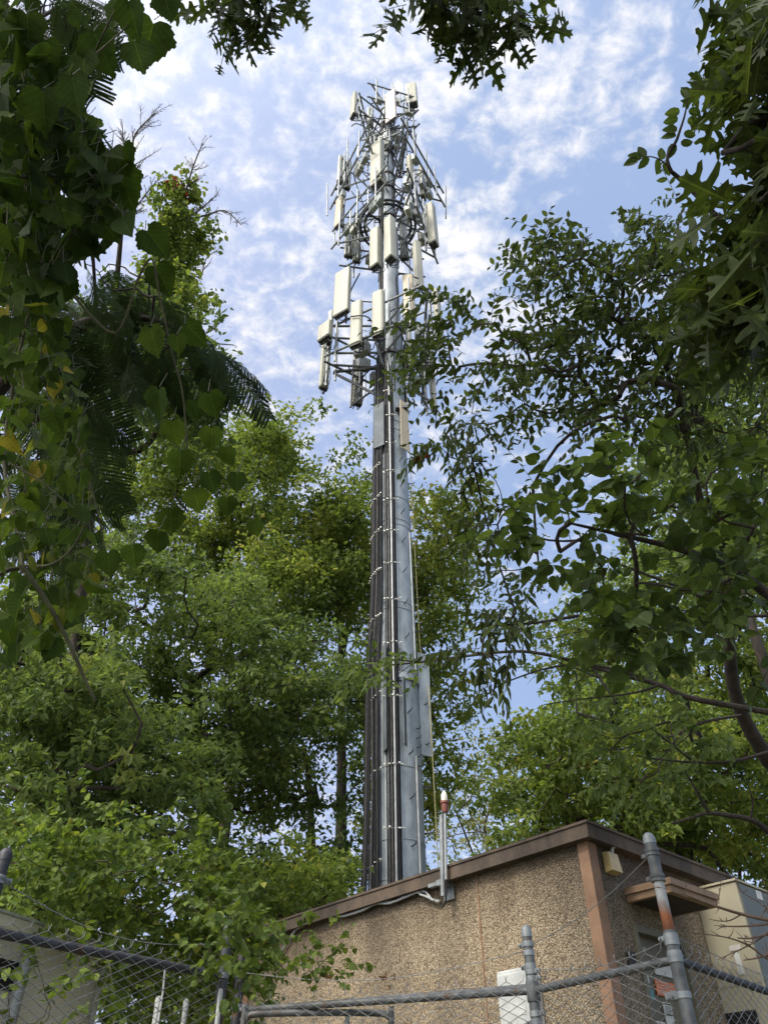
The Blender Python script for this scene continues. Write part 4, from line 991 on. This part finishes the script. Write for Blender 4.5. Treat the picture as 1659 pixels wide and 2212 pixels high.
crown_tree('birch_tree', 'thin pale tree with open crown right of the beacon mast', [
    ([(1000,1640),(1060,1580),(1110,1610),(1125,1820),(940,1860),(925,1700)], 24, 29, 34)], plan(1060, 1830, 27), 11, .15, .75, 85, .16, 'l_pale', 'bark_pale')
crown_tree('maple_tree', 'bright green bushy tree rising behind the shelter corner', [
    ([(1130,1570),(1200,1535),(1330,1490),(1500,1540),(1700,1590),(1740,1920),(1540,1880),(1270,1810),(1120,1850),(1085,1700)], 13, 18, 180)], plan(1290, 1850, 16), 8, .2, .66, 210, .135, 'l_bright')
crown_tree('maple_tree', 'yellow green tree crown behind the bare limbs on the right', [
    ([(1190,1370),(1250,1295),(1400,1200),(1700,1150),(1700,1600),(1400,1530),(1230,1490),(1190,1470)], 17, 22, 112)], plan(1480, 1800, 20), 13, .24, .85, 180, .155, 'l_tall')
crown_tree('hickory_tree', 'green tree crown high on the right behind the dark branches', [
    ([(1400,960),(1680,700),(1700,1250),(1400,1220)], 10, 14, 75)], plan(1760, 1700, 12.5), 11, .2, .6, 150, .125, 'l_mid', tpl=T_ELM)
crown_tree('dogwood_tree', 'low dark green tree tucked behind the left end of the shelter roof', [
    ([(600,1900),(690,1850),(745,1830),(745,1920),(690,1950),(590,1990),(480,1960),(450,1860)], 10.5, 13.5, 52), ([(230,2040),(480,2040),(480,2230),(230,2230)], 9, 11, 26), ([(-20,1880),(260,1880),(260,2010),(-20,1960)], 9.5, 11.5, 22)], plan(620, 2000, 12), 3.6, .10, .5, 170, .105, 'l_bright')
crown_tree('ash_tree', 'slender tree with fine foliage in the gap above the mid left branches', [
    ([(180,650),(440,720),(500,900),(420,950),(200,960),(60,900)], 9, 12.5, 60)], plan(-120, 1700, 12), 9, .13, .5, 140, .10, 'l_dark', tpl=T_ELM)

# dead tree with a sleeve of pale creeper
def px_poly(pts, d): return V3([at(x, y, d) for x, y in pts])
def twiggy(mains, d, r0, depth=2, ln=.9, n=7, thing_=None, name='branch', mat='bark_pale', seed=3, spread_=.75):
    rr = random.Random(seed); P0 = []; P1 = []; A = []; B = []
    def grow(P, r, lev):
        P = smooth_path(P, 3) if len(P) > 2 else V3(P); L = np.linalg.norm(np.diff(P, axis=0), axis=1).sum()
        rs = np.linspace(r, r*.35, len(P)); P0.extend(P[:-1]); P1.extend(P[1:]); A.extend(rs[:-1]); B.extend(rs[1:])
        if lev <= 0: return
        for k_ in range(n if lev == depth else max(2, n-3)):
            t = rr.uniform(.15, .97); i = min(int(t*(len(P)-1)), len(P)-2); s = P[i] + (P[i+1]-P[i])*rr.random(); tg = unit(P[i+1]-P[i])
            dv = unit(tg*.75 + unit(V3((rr.gauss(0,1), rr.gauss(0,1)*.7, rr.gauss(0,1)))) * spread_ + UP*.18); l2 = ln * (L if lev < depth else L) * rr.uniform(.16, .42) * (1.1 - .5*t)
            e = s + dv*l2; md = (s+e)/2 + unit(V3((rr.gauss(0,1), rr.gauss(0,1), rr.gauss(0,1))))*l2*.08; grow([s, md, e], max(rs[i]*.42, .0022), lev-1)
    for q, r in mains: grow(q, r, depth)
    return build_sticks(name, P0, P1, A, B, M[mat], thing_, 5)
dt_xy = plan(262, 1400, 13)
dead = thing('dead_tree', 'bare dead tree with creeper sleeve against the sky upper left', 'tree', (*dt_xy, .3))
D_ = 13
tz = at(263, 500, D_)
MB().tube([(dt_xy[0], dt_xy[1], .2), (dt_xy[0]-.2, dt_xy[1]-.1, 5), at(250, 640, D_), tz], [.13, .10, .05, .035], 10).build('trunk', M['bark'], dead, True)
MB().tube([at(250, 640, D_), at(320, 600, D_), at(372, 560, D_), at(380, 470, D_)], [.07, .06, .055, .05], 10).build('limb', M['bark_pale'], dead, True)
twiggy([(px_poly([(263,500),(283,430),(287,340),(293,290),(335,245)], D_), .030), (px_poly([(285,360),(270,320),(264,258)], D_), .017), (px_poly([(265,500),(300,440),(345,385)], D_), .02)], D_, .04, 2, .8, 26, dead, seed=5)
twiggy([(px_poly([(378,480),(400,420),(418,360),(438,310)], D_), .026), (px_poly([(385,480),(430,455),(472,418)], D_), .02), (px_poly([(392,478),(445,465),(486,455),(522,486)], D_), .02)], D_, .03, 2, .75, 20, dead, seed=8)
twiggy([(px_poly([(380,560),(430,600),(445,560),(470,540)], D_+1), .02), (px_poly([(400,700),(445,720),(482,690)], D_-1), .02), (px_poly([(420,720),(460,740),(505,745)], D_-1), .02)], D_, .03, 2, .9, 9, dead, seed=12)
nd = poly_nodes([([(345,460),(385,395),(400,470),(440,505),(438,560),(400,600),(330,620),(340,520)], 12.6, 13.4, 34), ([(300,600),(400,600),(440,640),(430,700),(340,720),(280,680)], 12., 13.4, 24), ([(376,395),(395,385),(405,420),(380,440)], 12.8, 13.2, 5)])
P, Y, Z, sz, ti = clump_leaves(nd, .34, 90, .085, droop=.5); leaves('creeper', T_OVAL, P, Y, Z, sz, np.clip(ti, 0, 1), M['l_tall'], dead)
nd = poly_nodes([([(372,400),(400,395),(400,430),(375,440)], 12.8, 13.2, 6)]); P, Y, Z, sz, ti = clump_leaves(nd, .2, 5, .07); leaves('red_leaves', T_OVAL, P, Y, Z, sz, ti, M['l_red'], dead)

# ---- sprays of leaves on near branches
def sprays(S0, D, L, n, size, droop=.25, leafdroop=.35, fan=.85, rise=.5):
    S0 = V3(S0); D = unit(D); m = len(S0); L = np.broadcast_to(V3(L), (m,)); k = np.arange(n); t = (k + .6) / n
    P = S0[:, None] + D[:, None] * (L[:, None] * t)[..., None] - UP * (droop * L[:, None] * t[None]**2)[..., None]
    Tg = unit(D[:, None] - UP * (2*droop*t[None, :, None])); sd_ = unit(np.cross(Tg, UP + rng.normal(0, .35, (m, 1, 3)))); sg = np.where(k % 2 == 0, 1., -1.)[None, :, None]
    Y = unit(Tg*rise + sd_*sg*fan - UP*rng.uniform(0, 2*leafdroop, (m, n, 1)) + rng.normal(0, .22, (m, n, 3)))
    Y[:, -1] = unit(Tg[:, -1] - UP*leafdroop)
    Z = unit(UP*.9 + rng.normal(0, .55, (m, n, 3)))
    sz = size * (.62 + .5*np.sin(math.pi*np.clip(t, .05, .95)))[None] * rng.uniform(.75, 1.2, (m, n))
    q = np.linspace(0, 1, 4); C = S0[:, None] + D[:, None]*(L[:, None]*q)[..., None] - UP*(droop*L[:, None]*q[None]**2)[..., None]
    f = lambda a: a.reshape(-1, 3)
    return f(P), f(Y), f(Z), sz.ravel(), f(C[:, :-1]), f(C[:, 1:])
def branch_foliage(t, nodes, trunk, per, L, n, size, tpl, mat, bark, out, rtip=.0035, twig=.0022, droop=.25, leafdroop=.35, wander=.10, sag=.03, name='foliage', jit=.05, dspread=.8, lim=.05, width=None, red=None, label=None):
    P0, P1, a, b, k = skeleton(nodes, trunk, rtip, wander, .5, sag, .35)
    build_sticks('branch', P0[k:], P1[k:], np.minimum(a[k:], lim), np.minimum(b[k:], lim), M[bark], t, 6)
    S0 = np.repeat(nodes, per, 0) + rng.normal(0, jit, (len(nodes)*per, 3)); dv = unit(V3(out)[None]*.7 + rsph(len(S0))*dspread)
    P, Y, Z, sz, c0_, c1_ = sprays(S0, dv, L*rng.uniform(.6, 1.25, len(S0)), n, size, droop, leafdroop)
    build_sticks('twig', c0_, c1_, twig, twig*.6, M[bark], t, 4)
    ti = np.clip(rng.normal(.45, .22, len(P)), 0, .93)
    return leaves(name, tpl, P, Y, Z, sz, ti, M[mat], t, width=width, label=label)

# elm on the right: leaning trunk, long bare limbs, hanging sprays reaching toward the tower
trk = [at(1790, 2050, 7.1)*V3((1,1,0)) + UP*.3, at(1715, 1770, 7.0), at(1659, 1645, 7.0), at(1610, 1560, 6.95), at(1583, 1480, 6.9), at(1575, 1400, 6.8), at(1568, 1330, 6.7), at(1545, 1240, 6.5), at(1525, 1150, 6.3), at(1505, 1050, 6.1), at(1480, 930, 5.9), at(1440, 800, 5.8)]
elm = thing('elm_tree', 'leaning elm with dark drooping sprays reaching toward the tower from the right', 'tree', (trk[0][0], trk[0][1], .3))
MB().tube(smooth_path(trk, 3), np.interp(np.linspace(0, 1, (len(trk)-1)*3+1), [0, .3, .6, 1], [.075, .06, .045, .015]), 12).build('trunk', M['bark'], elm, True)
OUT = unit(-CR*.8 - UP*.25)
nd1 = poly_nodes([([(1130,770),(1330,680),(1500,700),(1500,980),(1250,900),(1090,905),(950,970),(940,955),(1070,850)], 5.2, 6.6, 62),
                  ([(880,660),(1000,640),(1090,690),(1010,740),(1000,830),(890,840),(880,760)], 5.6, 6.4, 15),
                  ([(1110,560),(1180,490),(1290,505),(1360,560),(1340,640),(1200,640)], 5.4, 6.4, 21),
                  ([(1385,490),(1500,430),(1520,720),(1340,700)], 5.2, 6.4, 27),
                  ([(1130,640),(1340,640),(1330,700),(1120,760)], 5.4, 6.4, 12),
                  ([(1050,1020),(1130,1010),(1180,1060),(1090,1180),(1180,1290),(1060,1310),(1010,1180)], 5.4, 6.6, 13),
                  ([(1500,600),(1680,560),(1700,1000),(1500,980)], 5.2, 6.6, 26)])
branch_foliage(elm, nd1, trk[6:], 4, .34, 9, .078, T_ELM, 'l_elm', 'bark', OUT, leafdroop=.45)
nd2 = poly_nodes([([(1060,1330),(1170,1290),(1130,1390),(1065,1370)], 5.0, 5.6, 5), ([(1010,1405),(1090,1410),(1085,1440),(1015,1430)], 5.0, 5.4, 4), ([(960,985),(940,960),(1000,940),(1020,985)], 5.5, 5.9, 4)])
limbs = [([(1790,1560),(1622,1532),(1480,1505),(1424,1479),(1338,1457),(1286,1442),(1189,1416),(1111,1407),(1000,1418),(890,1432),(800,1440)], 5.3, .024),
         ([(1391,1464),(1286,1438),(1189,1442),(1088,1476),(1047,1505)], 5.3, .010), ([(1424,1479),(1383,1494),(1331,1502),(1249,1511),(1174,1522)], 5.3, .010),
         ([(1560,1380),(1413,1358),(1283,1360),(1189,1379)], 6.4, .012), ([(1659,1330),(1532,1330),(1462,1315)], 6.6, .016), ([(1566,1315),(1470,1270),(1346,1222),(1280,1190)], 6.5, .018),
         ([(1622,1114),(1500,1100),(1398,1091),(1300,1095)], 6.2, .014), ([(1574,1341),(1579,1218),(1622,1147),(1652,1080),(1680,980)], 6.4, .020),
         ([(1600,1545),(1520,1560),(1450,1590),(1387,1602),(1338,1619),(1275,1617)], 6.6, .014), ([(1720,1610),(1659,1625),(1580,1645),(1499,1647),(1420,1640),(1372,1632)], 6.0, .018), ([(1499,1647),(1440,1600),(1390,1560)], 6.0, .010),
         ([(1700,1830),(1659,1797),(1626,1773),(1580,1762),(1526,1757),(1490,1768),(1449,1779)], 4.9, .024), ([(1530,1755),(1505,1710),(1478,1664)], 4.9, .012), ([(1620,1770),(1625,1730),(1612,1690)], 4.9, .008), ([(1250,1330),(1160,1345),(1090,1350),(1040,1355)], 5.2, .012)]
for i, (pp, d, r) in enumerate(limbs):
    pts = smooth_path([at(x, y, d + (.0 if i not in (0,) else .12*k_)) for k_, (x, y) in enumerate(pp)], 4)
    MB().tube(pts, np.linspace(r, max(.003, r*.28), len(pts)), 8).build('limb', M['bark'], elm, True)
branch_foliage(elm, nd2, [at(1189,1416,5.9), at(1111,1407,6.0), at(1160,1345,5.2), at(1060,1352,5.2)], 4, .30, 8, .10, T_LONG, 'l_elm', 'bark', OUT - UP*.6, leafdroop=.8, name='long_foliage')
nd3 = poly_nodes([([(1180,1400),(1420,1380),(1500,1480),(1400,1560),(1220,1560)], 5.6, 6.8, 16), ([(1300,1560),(1560,1560),(1600,1660),(1380,1720),(1240,1660)], 5.6, 6.8, 22), ([(760,1420),(900,1400),(910,1450),(770,1470)], 5.8, 6.4, 5)])
branch_foliage(elm, nd3, [at(x, y, 6.2) for x, y in ((1583,1480),(1480,1505),(1338,1457),(1286,1442),(1111,1407),(900,1430))], 3, .34, 9, .085, T_ELM, 'l_mid', 'bark', OUT, leafdroop=.35, name='lower_foliage')
p = at(912, 984, 5.6); leaves('red_leaf', T_ELM, [p + CR*.06], [-CR - UP*.25], [UP*.6 - CF], .13, .2, M['l_red'], elm, width=.8)

# round leaved redbud in front of the elm
rt = [V3((3.55, 2.9, .2)), V3((3.3, 3.0, 1.8)), at(1720, 1330, 4.4), at(1600, 1240, 4.3), at(1480, 1190, 4.2), at(1360, 1160, 4.1), at(1230, 1130, 4.0)]
red = thing('redbud_tree', 'redbud branch with dark rounded leaves on the right side', 'tree', (3.55, 2.9, .3))
MB().tube(smooth_path(rt, 4), np.linspace(.045, .006, (len(rt)-1)*4+1), 10).build('trunk', M['bark'], red, True)
nd = poly_nodes([([(1120,1060),(1250,990),(1400,960),(1690,900),(1690,1400),(1500,1390),(1300,1370),(1250,1250),(1100,1170)], 3.7, 4.8, 54), ([(1280,1330),(1400,1300),(1500,1390),(1400,1440),(1290,1400)], 3.8, 4.6, 8)])
branch_foliage(red, nd, rt[2:], 2, .30, 7, .086, T_ROUND, 'l_round', 'bark', OUT, leafdroop=.25, droop=.12, dspread=.9)
# oval leaved shoot in the upper right
sh = thing('ash_sapling', 'thin upright shoot with paired oval leaves against the sky upper right', 'sapling', (2.9, 2.2, .3))
st = smooth_path([V3((2.9, 2.2, .2)), V3((2.6, 2.3, 2.4)), at(1560, 480, 3.5), at(1445, 362, 3.6), at(1462, 300, 3.6), at(1478, 250, 3.6), at(1484, 212, 3.6)], 5)
MB().tube(st, np.linspace(.016, .0022, len(st)), 7).build('stem', M['bark'], sh, True)
s2 = smooth_path([at(1445, 362, 3.6), at(1425, 345, 3.6), at(1400, 338, 3.6), at(1378, 345, 3.6)], 4); MB().tube(s2, np.linspace(.004, .002, len(s2)), 6).build('stem', M['bark'], sh, True)
LP_ = [(1482,214,-.2,1.),(1468,240,-1,-.1),(1464,255,-1,-.25),(1486,240,1,-.05),(1484,258,1,-.15),(1462,282,-1,.3),(1460,292,-1,0),(1476,290,1,.1),(1456,310,-.3,-.9),(1470,312,1,.35),(1400,338,-.6,-.8),(1418,344,.2,-1),(1385,343,-1,.5),(1378,345,-1,-.2),(1392,340,-.3,.8),(1432,352,.6,-.7),(1428,345,.1,.9)]
leaves('foliage', T_OVAL, [at(x, y, 3.6) for x, y, *_ in LP_], [CR*dx + CU*dy + CF*.2 for *_, dx, dy in LP_], [-CF + rsph(1)[0]*.5 for _ in LP_], .068, rng.uniform(.3, .9, len(LP_)), M['l_round'], sh)

# oak overhead on the right
okt = [V3((3.1, .6, .1)), V3((3.0, .9, 2.6)), at(1900, 260, 3.7), at(1760, 250, 3.5), at(1640, 260, 3.4), at(1560, 330, 3.3)]
oak = thing('oak_tree', 'oak with dark lobed leaves filling the upper right edge', 'tree', (3.1, .6, .1))
MB().tube(smooth_path(okt, 4), np.linspace(.10, .008, (len(okt)-1)*4+1), 10).build('trunk', M['bark'], oak, True)
nd = poly_nodes([([(1640,0),(1800,-60),(1800,560),(1680,600),(1620,640),(1590,560),(1620,440),(1690,330),(1640,170)], 3.0, 3.8, 40), ([(1610,0),(1680,-40),(1690,170),(1620,180)], 3.3, 3.8, 7), ([(1590,520),(1680,430),(1680,640),(1580,640)], 3.2, 3.8, 8), ([(1700,-60),(1850,-60),(1850,600),(1680,600)], 3.0, 4.2, 26), ([(1530,560),(1690,540),(1690,820),(1560,740)], 3.2, 4.2, 16)])
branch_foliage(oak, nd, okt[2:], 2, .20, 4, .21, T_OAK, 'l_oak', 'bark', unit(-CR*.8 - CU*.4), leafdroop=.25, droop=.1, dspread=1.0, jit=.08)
# second oak, trunk behind the viewpoint, twigs hanging into the top of the frame
ok2 = [V3((-.6, -2.6, 0)), V3((-.5, -2.4, 3.5)), V3((-.2, -1.2, 5.2)), at(760, -160, 4.2), at(900, -90, 4.1), at(1000, -30, 4.1)]
oak2 = thing('oak_tree', 'overhead oak with lobed leaf twigs hanging into the top of the picture', 'tree', (-.6, -2.6, 0))
MB().tube(smooth_path(ok2, 4), np.linspace(.14, .010, (len(ok2)-1)*4+1), 12).build('trunk', M['bark'], oak2, True)
nd = poly_nodes([([(900,-60),(1080,-50),(1100,50),(1060,90),(1010,80),(960,20)], 3.9, 4.4, 20), ([(860,-40),(890,-40),(885,10),(870,5)], 4.0, 4.2, 2)])
branch_foliage(oak2, nd, ok2[3:], 2, .18, 4, .17, T_OAK, 'l_oak', 'bark', -CU, leafdroop=.6, droop=.2, jit=.05, dspread=.7, width=.8)
nd = poly_nodes([([(500,-60),(590,-60),(560,20),(535,75),(505,40)], 3.9, 4.2, 8), ([(470,-50),(640,-50),(610,-20),(480,-20)], 3.9, 4.2, 4)])
branch_foliage(oak2, nd, [at(760, -160, 4.2), at(640, -110, 4.1), at(560, -60, 4.0)], 2, .20, 4, .165, T_OAK, 'l_oak', 'bark', -CU, leafdroop=.6, droop=.2, jit=.04, dspread=.6, width=.72, name='foliage')

# mimosa with feathery fronds on the left
mt = [V3((-2.9, 2.4, .1)), V3((-2.8, 2.7, 2.2)), at(-60, 900, 4.2), at(80, 760, 4.2), at(210, 690, 4.2), at(330, 690, 4.1), at(420, 730, 4.0)]
mim = thing('mimosa_tree', 'mimosa tree with feathery fronds hanging against the sky on the left', 'tree', (-2.9, 2.4, .1))
MB().tube(smooth_path(mt, 4), np.linspace(.07, .008, (len(mt)-1)*4+1), 10).build('trunk', M['bark'], mim, True)
def fronds(parts, out, size, name='fronds'):
    nd = poly_nodes(parts); m = len(nd)
    P0, P1, a, b, k = skeleton(nd, mt[2:], .003, .08, .5, .02, .35); build_sticks('branch', P0[k:], P1[k:], np.minimum(a[k:], .03), np.minimum(b[k:], .03), M['bark'], mim, 6)
    Y = unit(V3(out)[None] + rsph(m)*.7); Z = unit(UP*.7 - CF*.5 + rng.normal(0, .3, (m, 3)))
    leaves(name, T_MIMOSA, nd, Y, Z, size*rng.uniform(.7, 1.2, m), rng.random(m), M['l_mimosa'], mim)
fronds([([(180,560),(300,570),(400,640),(440,720),(440,800),(330,820),(230,780)], 3.8, 4.6, 40), ([(390,700),(430,720),(440,770),(400,780)], 3.8, 4.0, 4)], CR*.35 - CU*.95, .27)
fronds([([(40,-40),(150,-40),(140,40),(60,60)], 3.6, 4.2, 10)], CR*.35 - CU*.9, .42)
fronds([([(0,600),(190,640),(200,900),(120,1150),(0,1150)], 3.8, 5.0, 50)], CR*.55 - CU*.6, .42)
lead_ = smooth_path([at(440, 730, 3.9), at(500, 790, 3.9), at(545, 835, 3.9)], 4)
leaves('fronds', T_MIMOSA, [at(448,742,3.6), at(432,800,3.6), at(440,745,3.65)], [CR*.72-CU*.72, CR*.5-CU*.85, CR*.9-CU*.35], [UP*.6-CF*.6]*3, [.44,.30,.34], [.3,.5,.4], M['l_mimosa'], mim)

# grape vine: large dark leaves close to the viewpoint on the left
vt = [V3((-1.9, 1.0, 0)), V3((-1.7, 1.2, 1.6)), at(-40, 1260, 2.7), at(48, 1221, 2.8), at(10, 1000, 3.1), at(40, 780, 3.2), at(90, 560, 3.2), at(120, 330, 3.1), at(170, 190, 2.8), at(250, 20, 2.4)]
vine = thing('grape_vine', 'grape vine with large dark toothed leaves along the left edge', 'vine', (-1.9, 1.0, 0))
MB().tube(smooth_path(vt, 5), np.linspace(.011, .003, (len(vt)-1)*5+1), 8).build('stem', M['vine_stem'], vine, True)
for pp, d, r in (([(48,1221),(110,1313),(159,1409),(185,1470),(207,1514)], 2.6, .009), ([(48,1221),(110,1220),(160,1180),(190,1110),(195,1040)], 2.6, .005), ([(160,640),(250,720),(300,600),(330,560),(345,640),(372,760),(395,850),(405,980),(400,1040)], 2.5, .0045), ([(160,330),(230,420),(300,500)], 2.45, .004), ([(210,115),(250,80),(300,35)], 2.3, .0035), ([(195,1040),(215,1120),(230,1190),(260,1240)], 2.6, .003), ([(20,1000),(90,1040),(150,1090),(195,1120)], 2.6, .0035)):
    q = smooth_path([at(x, y, d) for x, y in pp], 5); MB().tube(q, np.linspace(r, r*.5, len(q)), 7).build('stem', M['vine_stem'], vine, True)
big_ = [(282,36,88,.1),(323,84,108,-.3),(214,104,96,.2),(180,140,78,-.1),(163,40,40,.3),(361,10,70,.2),(124,160,96,.3),(250,24,70,-.4),(300,120,80,.5),(100,120,80,0),(60,60,85,.2),(160,200,90,.2),(90,230,95,-.2),
        (265,400,100,.3),(335,520,78,.6),(350,600,70,.7),(270,340,70,.2),(418,722,66,.8),(330,735,72,.1),(385,740,44,.2),(339,868,74,-.1),(460,872,62,.3),(424,885,50,.1),(377,932,58,.1),(456,945,56,-.2),(390,1000,64,0),(492,985,48,.2),(457,1040,52,.1),(512,1040,46,-.1),(425,1080,58,.3),(492,1092,46,0),(370,1125,64,.1),(340,1170,58,-.2),(552,1140,40,.2),(290,1200,55,.1),(235,1215,60,.1)]
BP = []; BY = []; BZ = []; BS = []; PT0 = []; PT1 = []
for (x, y, s_, rot) in big_:
    d = random.uniform(2.25, 2.7); sz = s_ / FOC * d * .88; yd = unit(-CU + CR*rot*.9 + rsph(1)[0]*.18); c = at(x, y, d) - yd*sz*.5
    BP.append(c); BY.append(yd); BZ.append(unit(-CF + rsph(1)[0]*.45 + UP*.2)); BS.append(sz); PT0.append(c); PT1.append(c - yd*sz*.35 + CF*.05 + UP*.03)
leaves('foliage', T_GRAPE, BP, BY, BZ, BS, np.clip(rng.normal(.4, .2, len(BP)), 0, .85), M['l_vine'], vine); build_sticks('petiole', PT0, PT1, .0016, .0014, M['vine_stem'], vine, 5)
def vine_mass(parts, smin, smax, name, tb=0.):
    q = []; 
    for (poly, d0, d1, n) in parts:
        for (x, y) in inpoly(poly, n): q.append(at(x, y, rng.uniform(d0, d1)))
    q = np.array(q); m = len(q); Y = unit(-UP*.8 + rsph(m)*.6); Z = unit(-CF*.55 + UP*.5 + rsph(m)*.55); s_ = rng.uniform(smin, smax, m)
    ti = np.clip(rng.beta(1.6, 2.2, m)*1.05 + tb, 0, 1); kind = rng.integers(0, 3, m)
    for kk, tp in enumerate((T_GRAPE, T_GRAPE2, T_ROUND)):
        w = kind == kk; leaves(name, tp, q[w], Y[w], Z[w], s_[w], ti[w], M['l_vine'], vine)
    build_sticks("petiole", q, q - Y*.05 + UP*.03, .0015, .0013, M['vine_stem'], vine, 4)
    return q
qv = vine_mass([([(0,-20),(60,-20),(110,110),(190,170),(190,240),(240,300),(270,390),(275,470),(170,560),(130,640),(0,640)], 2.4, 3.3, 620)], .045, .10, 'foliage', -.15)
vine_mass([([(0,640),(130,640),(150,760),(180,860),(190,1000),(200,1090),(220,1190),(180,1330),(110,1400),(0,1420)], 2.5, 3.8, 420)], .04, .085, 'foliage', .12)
vine_mass([([(0,0),(120,100),(170,250),(200,400),(150,560),(0,640)], 3.0, 3.8, 320)], .05, .10, 'foliage')
sk = qv[rng.choice(len(qv), 90, False)]
P0, P1, a, b, k = skeleton(sk, vt[2:], .0013, .12, .5, .03, .3); build_sticks('tendril', P0[k:], P1[k:], np.minimum(a[k:], .007), np.minimum(b[k:], .007), M['vine_stem'], vine, 5)

# creeper smothering the left fence
iv = thing('creeper', 'bright green creeper smothering the dark gate post and left fence', 'creeper', (LB[0], LB[1], .4))
vts = [LB + UP*.4, LB + UP*1.5 + V3((.05,.1,0)), LB + UP*2.7, at(480, 1960, 5.4), at(400, 1900, 5.4)]
nd = poly_nodes([([(0,1800),(200,1770),(330,1820),(480,1850),(500,1900),(540,2020),(540,2130),(500,2130),(430,2090),(0,1990)], 5.4, 6.8, 130), ([(430,1940),(580,1980),(590,2110),(520,2150),(440,2110)], 5.5, 6.2, 24), ([(240,2060),(480,2090),(480,2230),(240,2230)], 5.8, 7.2, 34)])
branch_foliage(iv, nd, vts, 4, .34, 9, .058, T_ROUND, 'l_ivy', 'vine_stem', unit(UP*.5 - CF*.3), leafdroop=.5, droop=.35, dspread=1.1, jit=.12, rtip=.0014, twig=.0016, lim=.006)
nd = poly_nodes([([(600,2085),(690,2070),(780,2080),(790,2105),(740,2120),(590,2130)], 5.05, 5.3, 13), ([(690,2000),(740,2010),(740,2060),(690,2060)], 5.1, 5.3, 4)])
branch_foliage(iv, nd, [at(590,2140,5.2), at(700,2110,5.2), at(800,2105,5.2)], 2, .16, 5, .048, T_ROUND, 'l_ivy', 'vine_stem', unit(UP*.8), leafdroop=.4, droop=.2, dspread=1.0, jit=.05, rtip=.002, twig=.0016, lim=.008, name='runner_foliage')
nd = poly_nodes([([(440,1930),(570,1960),(560,2110),(520,2160),(450,2120)], 4.55, 4.75, 15)])
branch_foliage(iv, nd, [LB + UP*.5 + V3((.1,-.1,0)), LB + UP*1.8 + V3((.1,-.1,0)), LB + UP*2.5 + V3((.1,-.1,0))], 2, .22, 6, .055, T_ROUND, 'l_ivy', 'vine_stem', unit(UP*.2 - CF*.3), leafdroop=.5, droop=.3, dspread=1.1, jit=.06, rtip=.0018, twig=.0018, lim=.01, name='post_foliage')
nd = poly_nodes([([(0,2070),(250,2060),(240,2230),(0,2230)], 4.7, 5.3, 18)])
branch_foliage(iv, nd, [at(20,2300,5.0), at(120,2260,5.0), at(220,2240,5.1), at(240,2100,5.1)], 1, .28, 6, .07, T_ROUND, 'l_ivy', 'vine_stem', unit(UP), leafdroop=.5, droop=.2, dspread=.9, jit=.05, rtip=.002, twig=.0018, lim=.01, name='fence_foliage')
q = [at(x, y, 5.1) for x, y in ((826,2120),(838,2112),(842,2128),(850,2118),(700,2110),(705,2135),(848,2135))]; m = len(q)
dl = leaves('dead_leaves', T_OAK, q, rsph(m), unit(-CF + rsph(m)*.6), .06, rng.random(m), M['l_dry'], iv)

# bare thorny twigs at the lower right
bt = thing('bare_shrub', 'bare brown thorny twigs reaching in at the lower right', 'shrub', (2.3, 2.7, .2))
D2 = 3.0
mains = [([(1780,2080),(1720,2005),(1670,1990),(1607,1976),(1544,1957),(1477,1931)], .0105), ([(1740,1985),(1659,1996),(1600,2001),(1551,2000)], .006), ([(1740,2120),(1659,2073),(1620,2045),(1581,2028),(1540,2020),(1493,2015)], .005),
         ([(1720,2010),(1659,2018),(1620,2027),(1592,2026)], .006), ([(1700,1980),(1640,2028),(1600,2050),(1549,2073)], .004), ([(1730,2030),(1659,2061),(1630,2070),(1605,2074)], .006), ([(1545,1957),(1552,1935),(1556,1905)], .003), ([(1600,1975),(1570,1990),(1530,1985)], .003), ([(1690,1990),(1640,1950),(1600,1925),(1585,1890)], .0025), ([(1500,1940),(1440,1920),(1410,1915)], .0018), ([(1640,1985),(1660,1940),(1640,1890)], .0025)]
twiggy([([at(x, y, D2) for x, y in pp], r) for pp, r in mains], D2, .01, 1, .42, 6, bt, name='branch', mat='bark_warm', seed=21, spread_=1.1)
MB().tube([V3((2.3, 2.7, .1)), V3((2.28, 2.6, 1.2)), at(1780, 2080, D2)], [.016, .014, .011], 8).build('stem', M['bark_warm'], bt, True)

# unseen tree added behind the viewpoint, its crown placed to shade the near foliage
def ball_nodes(c, r, n): return V3(c) + rsph(n) * (rng.random(n) ** .4)[:, None] * V3(r)
def shade_tree(xy, c, r, n, label):
    T = trunk_line(xy, c[2], .2); t = thing('maple_tree', label, 'tree', (xy[0], xy[1], 0)); nd = ball_nodes(c, r, n)
    P0, P1, a, b, k = skeleton(nd, T, .012, .1); MB().tube(T, np.linspace(.2, .07, len(T)), 12).build('trunk', M['bark'], t, True)
    build_sticks('limb', P0[k:], P1[k:], np.minimum(a[k:], .1), np.minimum(b[k:], .1), M['bark'], t, 5)
    P, Y, Z, sz, ti = clump_leaves(nd, .8, 120, .17); leaves('crown', T_FAR, P, Y, Z, sz, ti, M['l_mid'], t)
shade_tree((-4.6, -2.8), (-4.4, -2.3, 13.5), (3.3, 2.5, 5.2), 90, 'tall maple added out of view behind and left of the viewpoint for shade')
